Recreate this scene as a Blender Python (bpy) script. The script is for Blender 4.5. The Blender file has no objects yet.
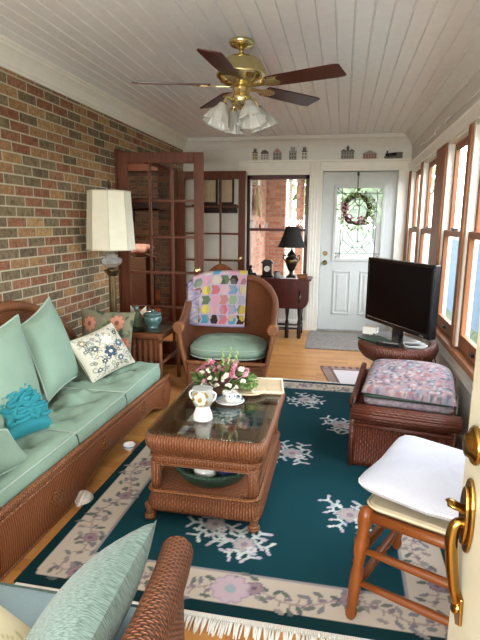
import bpy, bmesh, math, random
import numpy as np
from mathutils import Vector, Matrix
R = random.Random(7)
PI = math.pi
C = bpy.context.scene.collection
sin, cos = math.sin, math.cos

# ------------------------------------------------------------------ materials
def lin(h):
    h = h.lstrip('#')
    c = [int(h[i:i+2], 16)/255 for i in (0, 2, 4)]
    return tuple(x/12.92 if x <= .04045 else ((x+.055)/1.055)**2.4 for x in c) + (1,)

class NT:
    def __init__(s, name):
        s.m = bpy.data.materials.new(name); s.m.use_nodes = True
        s.t = s.m.node_tree; s.n = s.t.nodes
        s.b = s.n['Principled BSDF']; s.out = s.n['Material Output']
    def new(s, typ, **kw):
        n = s.n.new(typ)
        for k, v in kw.items(): setattr(n, k, v)
        return n
    def link(s, a, b): s.t.links.new(a, b)
    def val(s, sock, v):
        if hasattr(v, 'is_linked') or isinstance(v, bpy.types.NodeSocket): s.link(v, sock)
        else: sock.default_value = v
    def math(s, op, a, b=0.0, c=None):
        n = s.new('ShaderNodeMath', operation=op)
        s.val(n.inputs[0], a); s.val(n.inputs[1], b)
        if c is not None: s.val(n.inputs[2], c)
        return n.outputs[0]
    def mix(s, f, a, b, mode='MIX'):
        n = s.new('ShaderNodeMix', data_type='RGBA', blend_type=mode)
        s.val(n.inputs[0], f); s.val(n.inputs[6], a); s.val(n.inputs[7], b)
        return n.outputs[2]
    def ramp(s, f, stops, const=False):
        n = s.new('ShaderNodeValToRGB'); e = n.color_ramp.elements
        if const: n.color_ramp.interpolation = 'CONSTANT'
        while len(e) < len(stops): e.new(.5)
        for x, (p, c) in zip(e, stops): x.position = p; x.color = c
        s.val(n.inputs[0], f); return n.outputs[0]
    def noise(s, vec, scale, detail=3, rough=.5):
        n = s.new('ShaderNodeTexNoise'); n.inputs['Scale'].default_value = scale
        n.inputs['Detail'].default_value = detail; n.inputs['Roughness'].default_value = rough
        if vec is not None: s.link(vec, n.inputs['Vector'])
        return n
    def uv(s): return s.new('ShaderNodeUVMap', uv_map='UVMap').outputs[0]
    def obj(s): return s.new('ShaderNodeTexCoord').outputs['Object']
    def mapping(s, v, scale=(1, 1, 1), loc=(0, 0, 0), rot=(0, 0, 0)):
        n = s.new('ShaderNodeMapping'); s.link(v, n.inputs[0])
        n.inputs['Scale'].default_value = scale; n.inputs['Location'].default_value = loc; n.inputs['Rotation'].default_value = rot
        return n.outputs[0]
    def bump(s, h, dist=.002, strength=.6):
        n = s.new('ShaderNodeBump'); n.inputs['Distance'].default_value = dist; n.inputs['Strength'].default_value = strength
        s.link(h, n.inputs['Height']); s.link(n.outputs[0], s.b.inputs['Normal'])
    def col(s, c): s.val(s.b.inputs['Base Color'], c)
    def set(s, rough=.5, metal=0, spec=.5, coat=0, sheen=0):
        s.b.inputs['Roughness'].default_value = rough; s.b.inputs['Metallic'].default_value = metal
        s.b.inputs['Specular IOR Level'].default_value = spec; s.b.inputs['Coat Weight'].default_value = coat
        s.b.inputs['Sheen Weight'].default_value = sheen

def plain(name, h, rough=.5, metal=0, spec=.5, coat=0, var=.06, scale=14, bump=0):
    t = NT(name); t.set(rough, metal, spec, coat)
    v = t.obj(); n = t.noise(v, scale, 4)
    c = lin(h)
    d = tuple(x*(1-var*2) for x in c[:3]) + (1,); u = tuple(min(1, x*(1+var)) for x in c[:3]) + (1,)
    t.col(t.ramp(n.outputs[0], [(.3, d), (.7, u)]))
    if bump: t.bump(n.outputs[0], bump, .5)
    return t.m

def wicker(name, ha, hb, p=.010, q=.020, dist=.004, hd='#2a140b', swap=False, am=.34):
    """over-under weave on the metric UV map: u runs along the weavers, v across them"""
    t = NT(name); t.set(.42, 0, .4)
    sp = t.new('ShaderNodeSeparateXYZ'); t.link(t.uv(), sp.inputs[0])
    u, v = sp.outputs[0], sp.outputs[1]
    if swap: u, v = v, u
    row = t.math('FLOOR', t.math('DIVIDE', v, p))
    hv = t.math('ABSOLUTE', t.math('SINE', t.math('MULTIPLY', v, PI/p)))
    su = t.math('SINE', t.math('ADD', t.math('MULTIPLY', u, PI/q), t.math('MULTIPLY', row, PI)))
    h = t.math('MULTIPLY', hv, t.math('MULTIPLY_ADD', su, am, 1-am))
    n = t.noise(t.uv(), 9, 4); n2 = t.noise(t.mapping(t.uv(), (30, 160, 1)), 1, 2)
    base = t.mix(n.outputs[0], lin(ha), lin(hb))
    base = t.mix(t.math('MULTIPLY', n2.outputs[0], .5), base, lin(hb))
    k = t.ramp(h, [(.0, (0, 0, 0, 1)), (.42, (1, 1, 1, 1))])
    t.col(t.mix(k, lin(hd), base)); t.bump(h, dist, .9)
    return t.m

def fabric(name, h, rough=.85, scale=420, var=.10, sheen=.05, wr=.0):
    t = NT(name); t.set(rough, 0, .25, 0, sheen)
    c = lin(h); v = t.uv(); n = t.noise(v, 6, 3); w = t.noise(t.mapping(v, (scale, scale*.35, 1)), 1, 2)
    a = tuple(x*(1-var) for x in c[:3]) + (1,); b = tuple(min(1, x*(1+var)) for x in c[:3]) + (1,)
    f = t.math('MULTIPLY_ADD', w.outputs[0], .5, t.math('MULTIPLY', n.outputs[0], .5))
    t.col(t.ramp(f, [(.35, a), (.65, b)]))
    hgt = t.math('MULTIPLY_ADD', n.outputs[0], wr, t.math('MULTIPLY', w.outputs[0], .06))
    t.bump(hgt, .012, .6)
    return t.m

def slub(name, h1, h2):
    """two-tone woven cloth, short dashes along u"""
    t = NT(name); t.set(.9, 0, .2, 0, .2)
    n = t.noise(t.mapping(t.uv(), (380, 70, 1)), 1, 3, .65)
    t.col(t.ramp(n.outputs[0], [(.36, lin(h1)), (.62, lin(h2))])); t.bump(n.outputs[0], .003, .5)
    return t.m

def attr(name, rough=.9, scale=300, bump=.0015, sheen=.0, spec=.12):
    t = NT(name); t.set(rough, 0, spec, 0, sheen)
    a = t.new('ShaderNodeAttribute', attribute_name='Col')
    n = t.noise(t.uv(), scale, 2)
    t.col(t.mix(.25, a.outputs[0], t.mix(n.outputs[0], (.25, .25, .25, 1), (.8, .8, .8, 1)), 'SOFT_LIGHT'))
    t.bump(n.outputs[0], bump, .5)
    return t.m

def wood(name, ha, hb, rough=.35, coat=.3, su=2.5, sv=40):
    t = NT(name); t.set(rough, 0, .3, coat); t.b.inputs['Coat Roughness'].default_value = .15
    n = t.noise(t.mapping(t.uv(), (sv, su, 1)), 1, 4, .6)
    t.col(t.ramp(n.outputs[0], [(.32, lin(ha)), (.68, lin(hb))])); t.bump(n.outputs[0], .0006, .4)
    return t.m

def glass(name, tint=(1, 1, 1, 1), refl=.08, frost=0.0, rough=.02):
    """thin pane: clear transmission plus a surface reflection (and scattering where the pane is frosted)"""
    t = NT(name)
    tr = t.new('ShaderNodeBsdfTransparent'); tr.inputs[0].default_value = tint
    gl = t.new('ShaderNodeBsdfGlossy'); gl.inputs['Roughness'].default_value = rough
    fr = t.new('ShaderNodeFresnel'); fr.inputs[0].default_value = 1.45
    mx = t.new('ShaderNodeMixShader'); t.link(t.math('MINIMUM', t.math('MULTIPLY', fr.outputs[0], refl/.04), refl*4.5), mx.inputs[0])
    last = tr.outputs[0]
    if frost:
        tl = t.new('ShaderNodeBsdfTranslucent'); tl.inputs[0].default_value = (.95, .97, .96, 1); df = t.new('ShaderNodeBsdfDiffuse'); df.inputs[0].default_value = (.9, .9, .86, 1)
        ts = t.new('ShaderNodeMixShader'); t.link(tl.outputs[0], ts.inputs[1]); t.link(df.outputs[0], ts.inputs[2]); ts.inputs[0].default_value = .45
        m2 = t.new('ShaderNodeMixShader'); m2.inputs[0].default_value = frost
        t.link(last, m2.inputs[1]); t.link(ts.outputs[0], m2.inputs[2]); last = m2.outputs[0]
    t.link(last, mx.inputs[1]); t.link(gl.outputs[0], mx.inputs[2]); t.link(mx.outputs[0], t.out.inputs[0])
    return t.m

def brick(name, stops, mortar, bw=.205, bh=.0677, mt=.011, ax='YZ', rough=.85, dirt=.5, mixc=(.30, .20, .12, 1)):
    t = NT(name); t.set(rough, 0, .3)
    sp = t.new('ShaderNodeSeparateXYZ'); t.link(t.obj(), sp.inputs[0])
    cb = t.new('ShaderNodeCombineXYZ')
    t.link(sp.outputs['XYZ'.index(ax[0])], cb.inputs[0]); t.link(sp.outputs['XYZ'.index(ax[1])], cb.inputs[1])
    b = t.new('ShaderNodeTexBrick'); t.link(cb.outputs[0], b.inputs['Vector'])
    for k, v in (('Scale', 1), ('Brick Width', bw), ('Row Height', bh), ('Mortar Size', mt/2), ('Mortar Smooth', .15), ('Bias', 0)):
        b.inputs[k].default_value = v
    b.inputs['Color1'].default_value = (0, 0, 0, 1); b.inputs['Color2'].default_value = (1, 1, 1, 1); b.inputs['Mortar'].default_value = (.5, .5, .5, 1)
    c = t.ramp(b.outputs['Color'], stops, True)
    n = t.noise(t.obj(), 34, 6, .75); n2 = t.noise(t.obj(), 70, 4, .6); n3 = t.noise(t.mapping(t.obj(), (60, 60, 22)), 1, 5, .7)
    c = t.mix(dirt, c, t.ramp(n.outputs[0], [(.34, (.10, .09, .08, 1)), (.66, (.92, .86, .78, 1))]), 'OVERLAY')
    c = t.mix(t.math('MULTIPLY', t.ramp(n3.outputs[0], [(.42, (0, 0, 0, 1)), (.62, (1, 1, 1, 1))]), dirt*.75), c, mixc)
    t.col(t.mix(b.outputs['Fac'], c, t.mix(n2.outputs[0], lin(mortar), tuple(x*.75 for x in lin(mortar)[:3])+(1,))))
    h = t.math('ADD', t.math('MULTIPLY', t.math('SUBTRACT', 1.0, b.outputs['Fac']), 1.0), t.math('MULTIPLY', n.outputs[0], .35))
    t.bump(h, .008, .7)
    return t.m

# ------------------------------------------------------------------ mesh builder
ORG = {}
def V3(p): return Vector(p)

class MB:
    def __init__(s): s.v = []; s.f = []; s.uv = []; s.sm = []; s.c = None
    def _f(s, idx, uv=None, smooth=False): s.f.append(tuple(idx)); s.uv.append(uv); s.sm.append(smooth)
    def box(s, x0, x1, y0, y1, z0, z1):
        b = len(s.v)
        s.v += [(x, y, z) for z in (z0, z1) for y in (y0, y1) for x in (x0, x1)]
        for q in ((0, 2, 3, 1), (4, 5, 7, 6), (0, 1, 5, 4), (2, 6, 7, 3), (0, 4, 6, 2), (1, 3, 7, 5)): s._f([b+i for i in q])
        return s
    def obox(s, c, ax, ay, az):
        """box about c with half-extent vectors"""
        b = len(s.v); c, ax, ay, az = V3(c), V3(ax), V3(ay), V3(az)
        for k in (-1, 1):
            for j in (-1, 1):
                for i in (-1, 1): s.v.append(tuple(c+ax*i+ay*j+az*k))
        for q in ((0, 2, 3, 1), (4, 5, 7, 6), (0, 1, 5, 4), (2, 6, 7, 3), (0, 4, 6, 2), (1, 3, 7, 5)): s._f([b+i for i in q])
        return s
    def grid(s, fn, nu, nv, cu=False, cv=False, smooth=True, uvf=None, flip=False):
        b = len(s.v); mu = nu if cu else nu+1; mv = nv if cv else nv+1
        P = [[V3(fn(i/nu, j/nv)) for j in range(nv+1)] for i in range(nu+1)]
        for i in range(mu):
            for j in range(mv): s.v.append(tuple(P[i][j]))
        lu = [0]; lv = [0]
        jm, im = nv//2, nu//2
        for i in range(nu): lu.append(lu[-1]+(P[i+1][jm]-P[i][jm]).length)
        for j in range(nv): lv.append(lv[-1]+(P[im][j+1]-P[im][j]).length)
        for i in range(nu):
            for j in range(nv):
                q = [(i, j), (i+1, j), (i+1, j+1), (i, j+1)]
                uv = [(uvf(a/nu, c/nv) if uvf else (lu[a], lv[c])) for a, c in q]
                idx = [b+(a % mu)*mv+(c % mv) for a, c in q]
                if flip: idx.reverse(); uv.reverse()
                s._f(idx, uv, smooth)
        return s
    def tube(s, pts, r, n=10, caps=True, closed=False, smooth=True):
        pts = [V3(p) for p in pts]; m = len(pts); rr = r if isinstance(r, (list, tuple)) else [r]*m
        b = len(s.v); up = None; L = 0; ls = []
        for i, p in enumerate(pts):
            if closed: d = pts[(i+1) % m]-pts[i-1]
            else: d = pts[min(i+1, m-1)]-pts[max(i-1, 0)]
            d = d.normalized() if d.length > 1e-9 else Vector((0, 0, 1))
            if up is None: up = Vector((0, 0, 1)) if abs(d.z) < .9 else Vector((1, 0, 0))
            x = d.cross(up)
            if x.length < 1e-6: x = d.orthogonal()
            x.normalize(); y = x.cross(d).normalized(); up = y
            for k in range(n):
                a = 2*PI*k/n; s.v.append(tuple(p+(x*cos(a)+y*sin(a))*rr[i]))
            if i: L += (p-pts[i-1]).length
            ls.append(L)
        per = 2*PI*max(rr)
        for i in range(m if closed else m-1):
            j = (i+1) % m; lj = ls[j] if j else L+(pts[0]-pts[-1]).length
            for k in range(n):
                k2 = (k+1) % n
                s._f([b+i*n+k, b+i*n+k2, b+j*n+k2, b+j*n+k], [(per*k/n, ls[i]), (per*(k+1)/n, ls[i]), (per*(k+1)/n, lj), (per*k/n, lj)], smooth)
        if caps and not closed:
            for i, rev in ((0, True), (m-1, False)):
                idx = [b+i*n+k for k in range(n)]
                s._f(idx[::-1] if rev else idx)
        return s
    def cyl(s, p0, p1, r0, r1=None, n=16, caps=True): return s.tube([p0, p1], [r0, r0 if r1 is None else r1], n, caps)
    def lathe(s, prof, c=(0, 0, 0), n=24, smooth=True, a0=0, rx=1, ry=1):
        b = len(s.v); c = V3(c); m = len(prof)
        for r, z in prof:
            for k in range(n):
                a = a0+2*PI*k/n; s.v.append((c.x+r*rx*cos(a), c.y+r*ry*sin(a), c.z+z))
        L = [0]
        for i in range(m-1): L.append(L[-1]+math.hypot(prof[i+1][0]-prof[i][0], prof[i+1][1]-prof[i][1]))
        per = 2*PI*max(p[0] for p in prof)
        for i in range(m-1):
            for k in range(n):
                k2 = (k+1) % n
                s._f([b+i*n+k, b+i*n+k2, b+(i+1)*n+k2, b+(i+1)*n+k], [(per*k/n, L[i]), (per*(k+1)/n, L[i]), (per*(k+1)/n, L[i+1]), (per*k/n, L[i+1])], smooth)
        if prof[0][0] > 1e-4: s._f([b+k for k in range(n)][::-1])
        if prof[-1][0] > 1e-4: s._f([b+(m-1)*n+k for k in range(n)])
        return s
    def ball(s, c, rx, ry=None, rz=None, n=12, m=8):
        ry = rx if ry is None else ry; rz = rx if rz is None else rz
        pr = [(max(1e-5, sin(PI*i/m)), -cos(PI*i/m)*rz) for i in range(m+1)]
        return s.lathe(pr, c, n, True, 0, rx, ry)
    def prism(s, poly, ext):
        b = len(s.v); n = len(poly); e = V3(ext)
        s.v += [tuple(V3(p)) for p in poly] + [tuple(V3(p)+e) for p in poly]
        s._f([b+i for i in range(n)][::-1]); s._f([b+n+i for i in range(n)])
        for i in range(n): s._f([b+i, b+(i+1) % n, b+n+(i+1) % n, b+n+i])
        return s
    def rring(s, x0, x1, y0, y1, prof, rad=.08, seg=6, closed=False):
        """rounded-rectangle sweep; prof = [(offset outwards, z)]"""
        def loop(off):
            out = []; r = max(rad+off, .005)
            for cx, cy, a0 in ((x1-rad, y1-rad, 0), (x0+rad, y1-rad, PI/2), (x0+rad, y0+rad, PI), (x1-rad, y0+rad, 1.5*PI)):
                for k in range(seg+1):
                    a = a0+PI/2*k/seg; out.append((cx+r*cos(a), cy+r*sin(a)))
            return out
        L0 = loop(0); n = len(L0); ls = [0]
        for i in range(n): ls.append(ls[-1]+math.dist(L0[i], L0[(i+1) % n]))
        b = len(s.v); lp = [0]
        for i, (o, z) in enumerate(prof):
            s.v += [(x, y, z) for x, y in loop(o)]
            if i: lp.append(lp[-1]+math.dist(prof[i], prof[i-1]))
        m = len(prof)
        for i in range(m-1 if not closed else m):
            i2 = (i+1) % m; l2 = lp[i2] if i2 else lp[-1]+.02
            for k in range(n):
                k2 = (k+1) % n
                s._f([b+i*n+k, b+i2*n+k, b+i2*n+k2, b+i*n+k2][::-1], [(ls[k], lp[i]), (ls[k], l2), (ls[k+1], l2), (ls[k+1], lp[i])][::-1], True)
        return s, b, n, m
    def rslab(s, x0, x1, y0, y1, z0, z1, rad=.05, edge=.01):
        _, b, n, m = s.rring(x0, x1, y0, y1, [(-edge, z0), (0, z0+edge), (0, z1-edge), (-edge, z1)], rad)
        s._f([b+k for k in range(n)][::-1]); s._f([b+(m-1)*n+k for k in range(n)])
        return s
    def pillow(s, c00, c10, c11, c01, th, bow=.07, n=16, back=True, pw=.5, puff=0):
        c00, c10, c11, c01 = map(V3, (c00, c10, c11, c01))
        nrm = ((c10-c00).cross(c01-c00)).normalized()
        W = ((c10-c00).length+(c11-c01).length)/2; H = ((c01-c00).length+(c11-c10).length)/2
        def fn(sg):
            def g(u, v):
                a, b = 2*u-1, 2*v-1
                a2 = a*(1-bow*(1-b*b)*a*a); b2 = b*(1-bow*(1-a*a)*b*b)
                U, Vv = (a2+1)/2, (b2+1)/2
                p = (c00*(1-U)+c10*U)*(1-Vv)+(c01*(1-U)+c11*U)*Vv
                k = max(0, (1-a*a)*(1-b*b))**pw
                return p+nrm*sg*th*k
            return g
        uvf = lambda u, v: (u*W, v*H)
        s.grid(fn(1), n, n, uvf=uvf)
        if back: s.grid(fn(-1), n, n, uvf=uvf, flip=True)
        e = [fn(1)(t, 0) for t in np.linspace(0, 1, n+1)]+[fn(1)(1, t) for t in np.linspace(0, 1, n+1)[1:]]+[fn(1)(1-t, 1) for t in np.linspace(0, 1, n+1)[1:]]+[fn(1)(0, 1-t) for t in np.linspace(0, 1, n+1)[1:-1]]
        return e
    def build(s, name, mat, parent=None, bevel=0, origin=None, solid=0, sub=0, weld=False, cols=None):
        me = bpy.data.meshes.new(name)
        o = bpy.data.objects.new(name, me); C.objects.link(o)
        if parent is not None:
            org = ORG[parent.name]; o.parent = parent
        elif origin is not None: org = V3(origin); o.location = org
        else:
            a = np.array(s.v); lo, hi = a.min(0), a.max(0)
            org = Vector(((lo[0]+hi[0])/2, (lo[1]+hi[1])/2, lo[2])); o.location = org
        ORG[o.name] = V3(org)
        me.from_pydata([tuple(V3(p)-V3(org)) for p in s.v], [], s.f)
        ul = me.uv_layers.new(name='UVMap')
        k = 0
        for pi, p in enumerate(me.polygons):
            p.use_smooth = s.sm[pi]; uv = s.uv[pi]
            if uv is None:
                nn = p.normal; ax = max(range(3), key=lambda i: abs(nn[i]))
                for li, vi in zip(p.loop_indices, p.vertices):
                    x, y, z = s.v[vi]
                    ul.data[li].uv = ((y, z), (x, z), (x, y))[ax]
            else:
                for li, q in zip(p.loop_indices, uv): ul.data[li].uv = q
        if cols is not None:
            ca = me.color_attributes.new('Col', 'FLOAT_COLOR', 'POINT')
            arr = np.ones((len(s.v), 4), dtype=np.float32); arr[:, :3] = cols
            ca.data.foreach_set('color', arr.ravel())
        if mat is not None: me.materials.append(mat)
        if weld:
            bm = bmesh.new(); bm.from_mesh(me); bmesh.ops.remove_doubles(bm, verts=bm.verts, dist=1e-5); bm.to_mesh(me); bm.free()
        me.validate(); me.update()
        if solid: d = o.modifiers.new('s', 'SOLIDIFY'); d.thickness = solid; d.offset = 0
        if bevel:
            d = o.modifiers.new('b', 'BEVEL'); d.width = bevel; d.segments = 2; d.limit_method = 'ANGLE'; d.angle_limit = .7
        if sub: d = o.modifiers.new('u', 'SUBSURF'); d.levels = sub; d.render_levels = sub
        return o

def tag(o, label, cat, group=None, kind=None):
    o['label'] = label; o['category'] = cat
    if group: o['group'] = group
    if kind: o['kind'] = kind
    return o
def thing(name, label, cat, loc, rz=0, group=None):
    o = bpy.data.objects.new(name, None); C.objects.link(o); o.empty_display_size = .05
    o.location = loc; o.rotation_euler = (0, 0, rz)
    ORG[o.name] = Vector((0, 0, 0)) if rz else V3(loc)
    return tag(o, label, cat, group)
def lthing(name, label, cat, loc, rz=0, group=None):
    """a thing whose parts are written in its own local coordinates"""
    o = thing(name, label, cat, loc, rz, group); ORG[o.name] = Vector((0, 0, 0)); return o
def struct(o, label, cat): return tag(o, label, cat, None, 'structure')
def copy_tree(o, parent=None):
    c = o.copy(); C.objects.link(c); c.parent = parent
    ORG[c.name] = ORG[o.name]
    for ch in list(o.children): copy_tree(ch, c)
    return c
def bez(p0, p1, p2, p3, n=12):
    p0, p1, p2, p3 = map(V3, (p0, p1, p2, p3)); out = []
    for i in range(n+1):
        t = i/n; out.append(p0*(1-t)**3+p1*3*t*(1-t)**2+p2*3*t*t*(1-t)+p3*t**3)
    return out
def smoothpts(pts, n=6):
    """Catmull-Rom through the points"""
    P = [V3(p) for p in pts]; P = [P[0]*2-P[1]]+P+[P[-1]*2-P[-2]]; out = []
    for i in range(1, len(P)-2):
        for k in range(n):
            t = k/n
            out.append(.5*((2*P[i])+(-P[i-1]+P[i+1])*t+(2*P[i-1]-5*P[i]+4*P[i+1]-P[i+2])*t*t+(-P[i-1]+3*P[i]-3*P[i+1]+P[i+2])*t**3))
    return out+[P[-2]]

# ------------------------------------------------------------------ palette
M = dict(
 wick=wicker('wicker_brown', '#935833', '#6e3d22', .011, .018, .005),
 wickd=wicker('wicker_dark', '#6f3a28', '#54291c', .014, .018, .005, '#200d08', True, .3),
 wickf=wicker('wicker_coarse', '#a3663f', '#80492c', .0085, .0105, .006, '#1c0c06', False, .46),
 wickt=wicker('wicker_table', '#98603c', '#734429', .013, .013, .005, '#2a140b', True, .28),
 braid=wicker('wicker_braid', '#a8693f', '#80502e', .014, .010),
 sage=fabric('sage_cotton', '#869e8b', wr=.7), sagep=fabric('sage_piping', '#a3b5a5'),
 sagel=fabric('sage_light', '#8ba592', wr=.4), blue=fabric('blue_grey_cotton', '#8da3a8', wr=.6),
 slub=slub('sage_slub', '#4e6560', '#82988f'), teal=fabric('teal_satin', '#2c8c96', .6, 300, .08),
 white=fabric('white_cotton', '#aeb0ba', wr=.15), cream=fabric('cream_cotton', '#cfc6b2', wr=.3),
 drkw=wood('mahogany', '#360f08', '#4f180e', .4, .1), doorw=wood('door_wood', '#471f0a', '#683310', .5, 0),
 winw=wood('window_wood', '#7a4a2b', '#95603a', .55, 0), oak=wood('honey_oak', '#63300f', '#84491d', .4, .15),
 ebony=wood('ebony', '#150c0a', '#251310', .35, .3), bladew=wood('blade_wood', '#330d09', '#4a1710', .35, .15),
 denw=wood('den_wood', '#6b2c12', '#8f4520', .5, .1),
 wht=plain('white_paint', '#d9d8cf', .45, var=.02), trim=plain('trim_paint', '#ebe8dc', .4, var=.02),
 ceil=plain('ceiling_paint', '#e9e9e8', .28, var=.02), doorp=plain('door_paint', '#c3c7c4', .4, var=.02),
 cremp=plain('cream_paint', '#c5c0a8', .4, var=.03), wallr=plain('plaster', '#d4d0c7', .55, var=.03),
 brass=plain('brass', '#dfcd96', .25, 1, var=.08), oldbrass=plain('old_brass', '#a5803f', .25, 1, var=.12), bronze=plain('bronze', '#6b5a3e', .35, .9, var=.15),
 blk=plain('black_plastic', '#0a0a0b', .25, var=0), scr=plain('screen', '#030304', .3, spec=.15, var=0), iron=plain('black_iron', '#17130f', .4, .3),
 chrome=plain('chrome', '#9a9a98', .2, 1), china=plain('china', '#e9e6de', .15, coat=.4, var=.02), clay=plain('teal_glaze', '#4e6b68', .2, coat=.4, var=.15, scale=30),
 shade=plain('shade_ivory', '#e3dfc9', .8, var=.02), ltrim=plain('shade_trim', '#d2ccb2', .8), blksh=plain('shade_black', '#191410', .8),
 leaf=plain('leaf_green', '#5d7a3c', .6, var=.25, scale=40), leafp=plain('leaf_pale', '#93ad6a', .6, var=.2, scale=40), leafd=plain('leaf_dark', '#3d5428', .6, var=.25, scale=40),
 pink=plain('petal_rose', '#b06474', .7, var=.2, scale=60), pink2=plain('petal_pink', '#c48d96', .7, var=.15, scale=60), wpet=plain('petal_white', '#e4e0cc', .7, var=.08),
 twig=plain('twig', '#3a2418', .8, var=.25, scale=60), paper=plain('paper', '#dcd3c1', .7, var=.03), beige=plain('beige_board', '#cdb896', .6, var=.05),
 grn=wicker('green_wicker', '#2f5a48', '#1f4436', .011, .018), red=plain('red_paint', '#8f3a33', .5), navy=plain('navy_cloth', '#28345e', .8, var=.2),
 blued=plain('blue_glaze', '#5a7a9c', .3), grey=plain('grey_stone', '#8b8781', .7, var=.1), dkgreen=plain('dark_green', '#1f3a2c', .5), gold=plain('gold_leaf', '#a78a3b', .4, .5),
 lead=plain('lead_came', '#70757a', .4, .6), kraft=plain('kraft_card', '#5d4330', .8), pbag=plain('pink_bag', '#b08f86', .6, var=.1, bump=.01),
 shell=plain('shell', '#cfc7b9', .5, var=.15, scale=30), silver=plain('silver_grey', '#a9acb0', .35, .5),
 g_win=glass('window_glass', (.97, .99, 1, 1), .025), g_door=glass('door_glass', (.97, .96, .94, 1), .02), g_lead=glass('leaded_glass', (.86, .9, .9, 1), .04, .38, .15),
 g_tab=glass('table_glass', (.84, .90, .86, 1), .055), g_crys=glass('crystal', (.93, .95, .93, 1), .08, .35, .1), g_shade=glass('ribbed_glass', (.97, .96, .92, 1), .06, .8, .2),
 g_jar=glass('jar_glass', (.95, .96, .94, 1), .05, .5, .1),
)
WORLD_S, SUN_S, SUN_D, EXPO = 11.0, 3.0, (.3, -.5, -.8), 0.45
FILL = 95  # power of the added fill light behind the camera
# ------------------------------------------------------------------ camera
F_PX, PITCH, YAW, ROLL, H = 505.0, math.radians(10.92), math.radians(11.19), math.radians(.556), 1.40
cy_, sy_ = cos(YAW), sin(YAW)
fw = Vector((-sy_, cy_, 0)); rt = Vector((cy_, sy_, 0)); up = Vector((0, 0, 1))
f2 = fw*cos(PITCH)-up*sin(PITCH); u2 = up*cos(PITCH)+fw*sin(PITCH)
r3 = rt*cos(ROLL)+u2*sin(ROLL); u3 = u2*cos(ROLL)-rt*sin(ROLL)
cd = bpy.data.cameras.new('camera'); cam = bpy.data.objects.new('camera', cd); C.objects.link(cam)
mw = Matrix((r3, u3, -f2)).transposed().to_4x4(); mw.translation = (0, 0, H); cam.matrix_world = mw
cd.sensor_fit = 'VERTICAL'; cd.sensor_height = 24; cd.lens = F_PX*24/640; cd.clip_start = .02; cd.clip_end = 200
bpy.context.scene.camera = cam

XL, XR, YF, ZC = -2.10, .78, 6.65, 2.46
# ------------------------------------------------------------------ room shell
st = lambda r, g, b: (r, g, b, 1)
bk = [(0, lin('#655a45')), (.14, lin('#855941')), (.26, lin('#a07d55')), (.38, lin('#6b614c')), (.50, lin('#7d4f3a')), (.60, lin('#93704c')), (.70, lin('#73684f')), (.80, lin('#8b6047')), (.88, lin('#5a5140')), (.94, lin('#a5855a'))]
BRK = brick('brick_multicolour', bk, '#c2b79e', dirt=.65)
m = MB(); m.box(XL-.08, XL, -1.2, 4.55, 0, ZC); m.box(XL-.08, XL, 4.55, 6.36, 2.06, ZC); m.box(XL-.08, XL, 6.36, YF+.2, 0, ZC)
struct(m.build('wall_left', BRK), 'multicoloured brick wall behind the sofa with wide doorway to the den', 'wall')
# far wall with window and door openings
WX0, WX1, WZ0, WZ1 = -1.235, -.435, .62, 2.0
DX0, DX1, DZ1 = -.27, .64, 2.04
m = MB(); T = YF+.18
m.box(XL, WX0, YF, T, 0, ZC); m.box(WX0, WX1, YF, T, 0, WZ0); m.box(WX0, WX1, YF, T, WZ1, ZC)
m.box(WX1, DX0, YF, T, 0, ZC); m.box(DX0, DX1, YF, T, DZ1, ZC); m.box(DX1, XR+.16, YF, T, 0, ZC)
struct(m.build('wall_back', M['wht']), 'white end wall holding the front door and porch window', 'wall')
# right wall: piers between the double-hung windows
SILL, HEAD = .60, 2.03
units = [(6.52, 5.66), (5.60, 4.76), (4.36, 3.62), (3.54, 2.70), (2.62, 1.80)]
m = MB(); X1 = XR+.075
m.box(XR, X1, -1.2, YF, 0, SILL-.04); m.box(XR, X1, -1.2, YF, HEAD, ZC)
edges = [YF]+[e for u in units for e in u]+[-1.2]
for a, b in zip(edges[0::2], edges[1::2]): m.box(XR, X1, b, a, SILL-.04, HEAD)
struct(m.build('wall_right', M['wallr']), 'plaster wall under and over the row of wooden sash windows', 'wall')
m = MB(); m.box(XL-.08, -.95, -1.35, -1.2, 0, ZC); m.box(.35, XR+.14, -1.35, -1.2, 0, ZC); m.box(-.95, .35, -1.35, -1.2, 2.1, ZC)
struct(m.build('wall_front', M['wht']), 'white wall with an open doorway behind the viewer', 'wall')
# parquet floor
t = NT('parquet'); t.set(.38, 0, .45, .15)
b = t.new('ShaderNodeTexBrick'); t.link(t.mapping(t.obj(), rot=(0, 0, 0)), b.inputs['Vector'])
for k, v in (('Scale', 1), ('Brick Width', .30), ('Row Height', .075), ('Mortar Size', .0012), ('Bias', 0)): b.inputs[k].default_value = v
b.inputs['Color1'].default_value = (0, 0, 0, 1); b.inputs['Color2'].default_value = (1, 1, 1, 1); b.inputs['Mortar'].default_value = (.1, .1, .1, 1)
n = t.noise(t.mapping(t.obj(), (5, 60, 1)), 1, 4)
t.col(t.mix(.3, t.ramp(b.outputs['Color'], [(0, lin('#ab6c2f')), (.5, lin('#c08240')), (1, lin('#cf9550'))]), t.mix(n.outputs[0], lin('#8d5a2a'), lin('#d0a066'))))
m = MB(); m.box(XL-.08, XR+.14, -1.2, YF+.18, -.1, 0)
struct(m.build('floor', t.m), 'honey parquet wood floor of the sunroom', 'floor')
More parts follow.
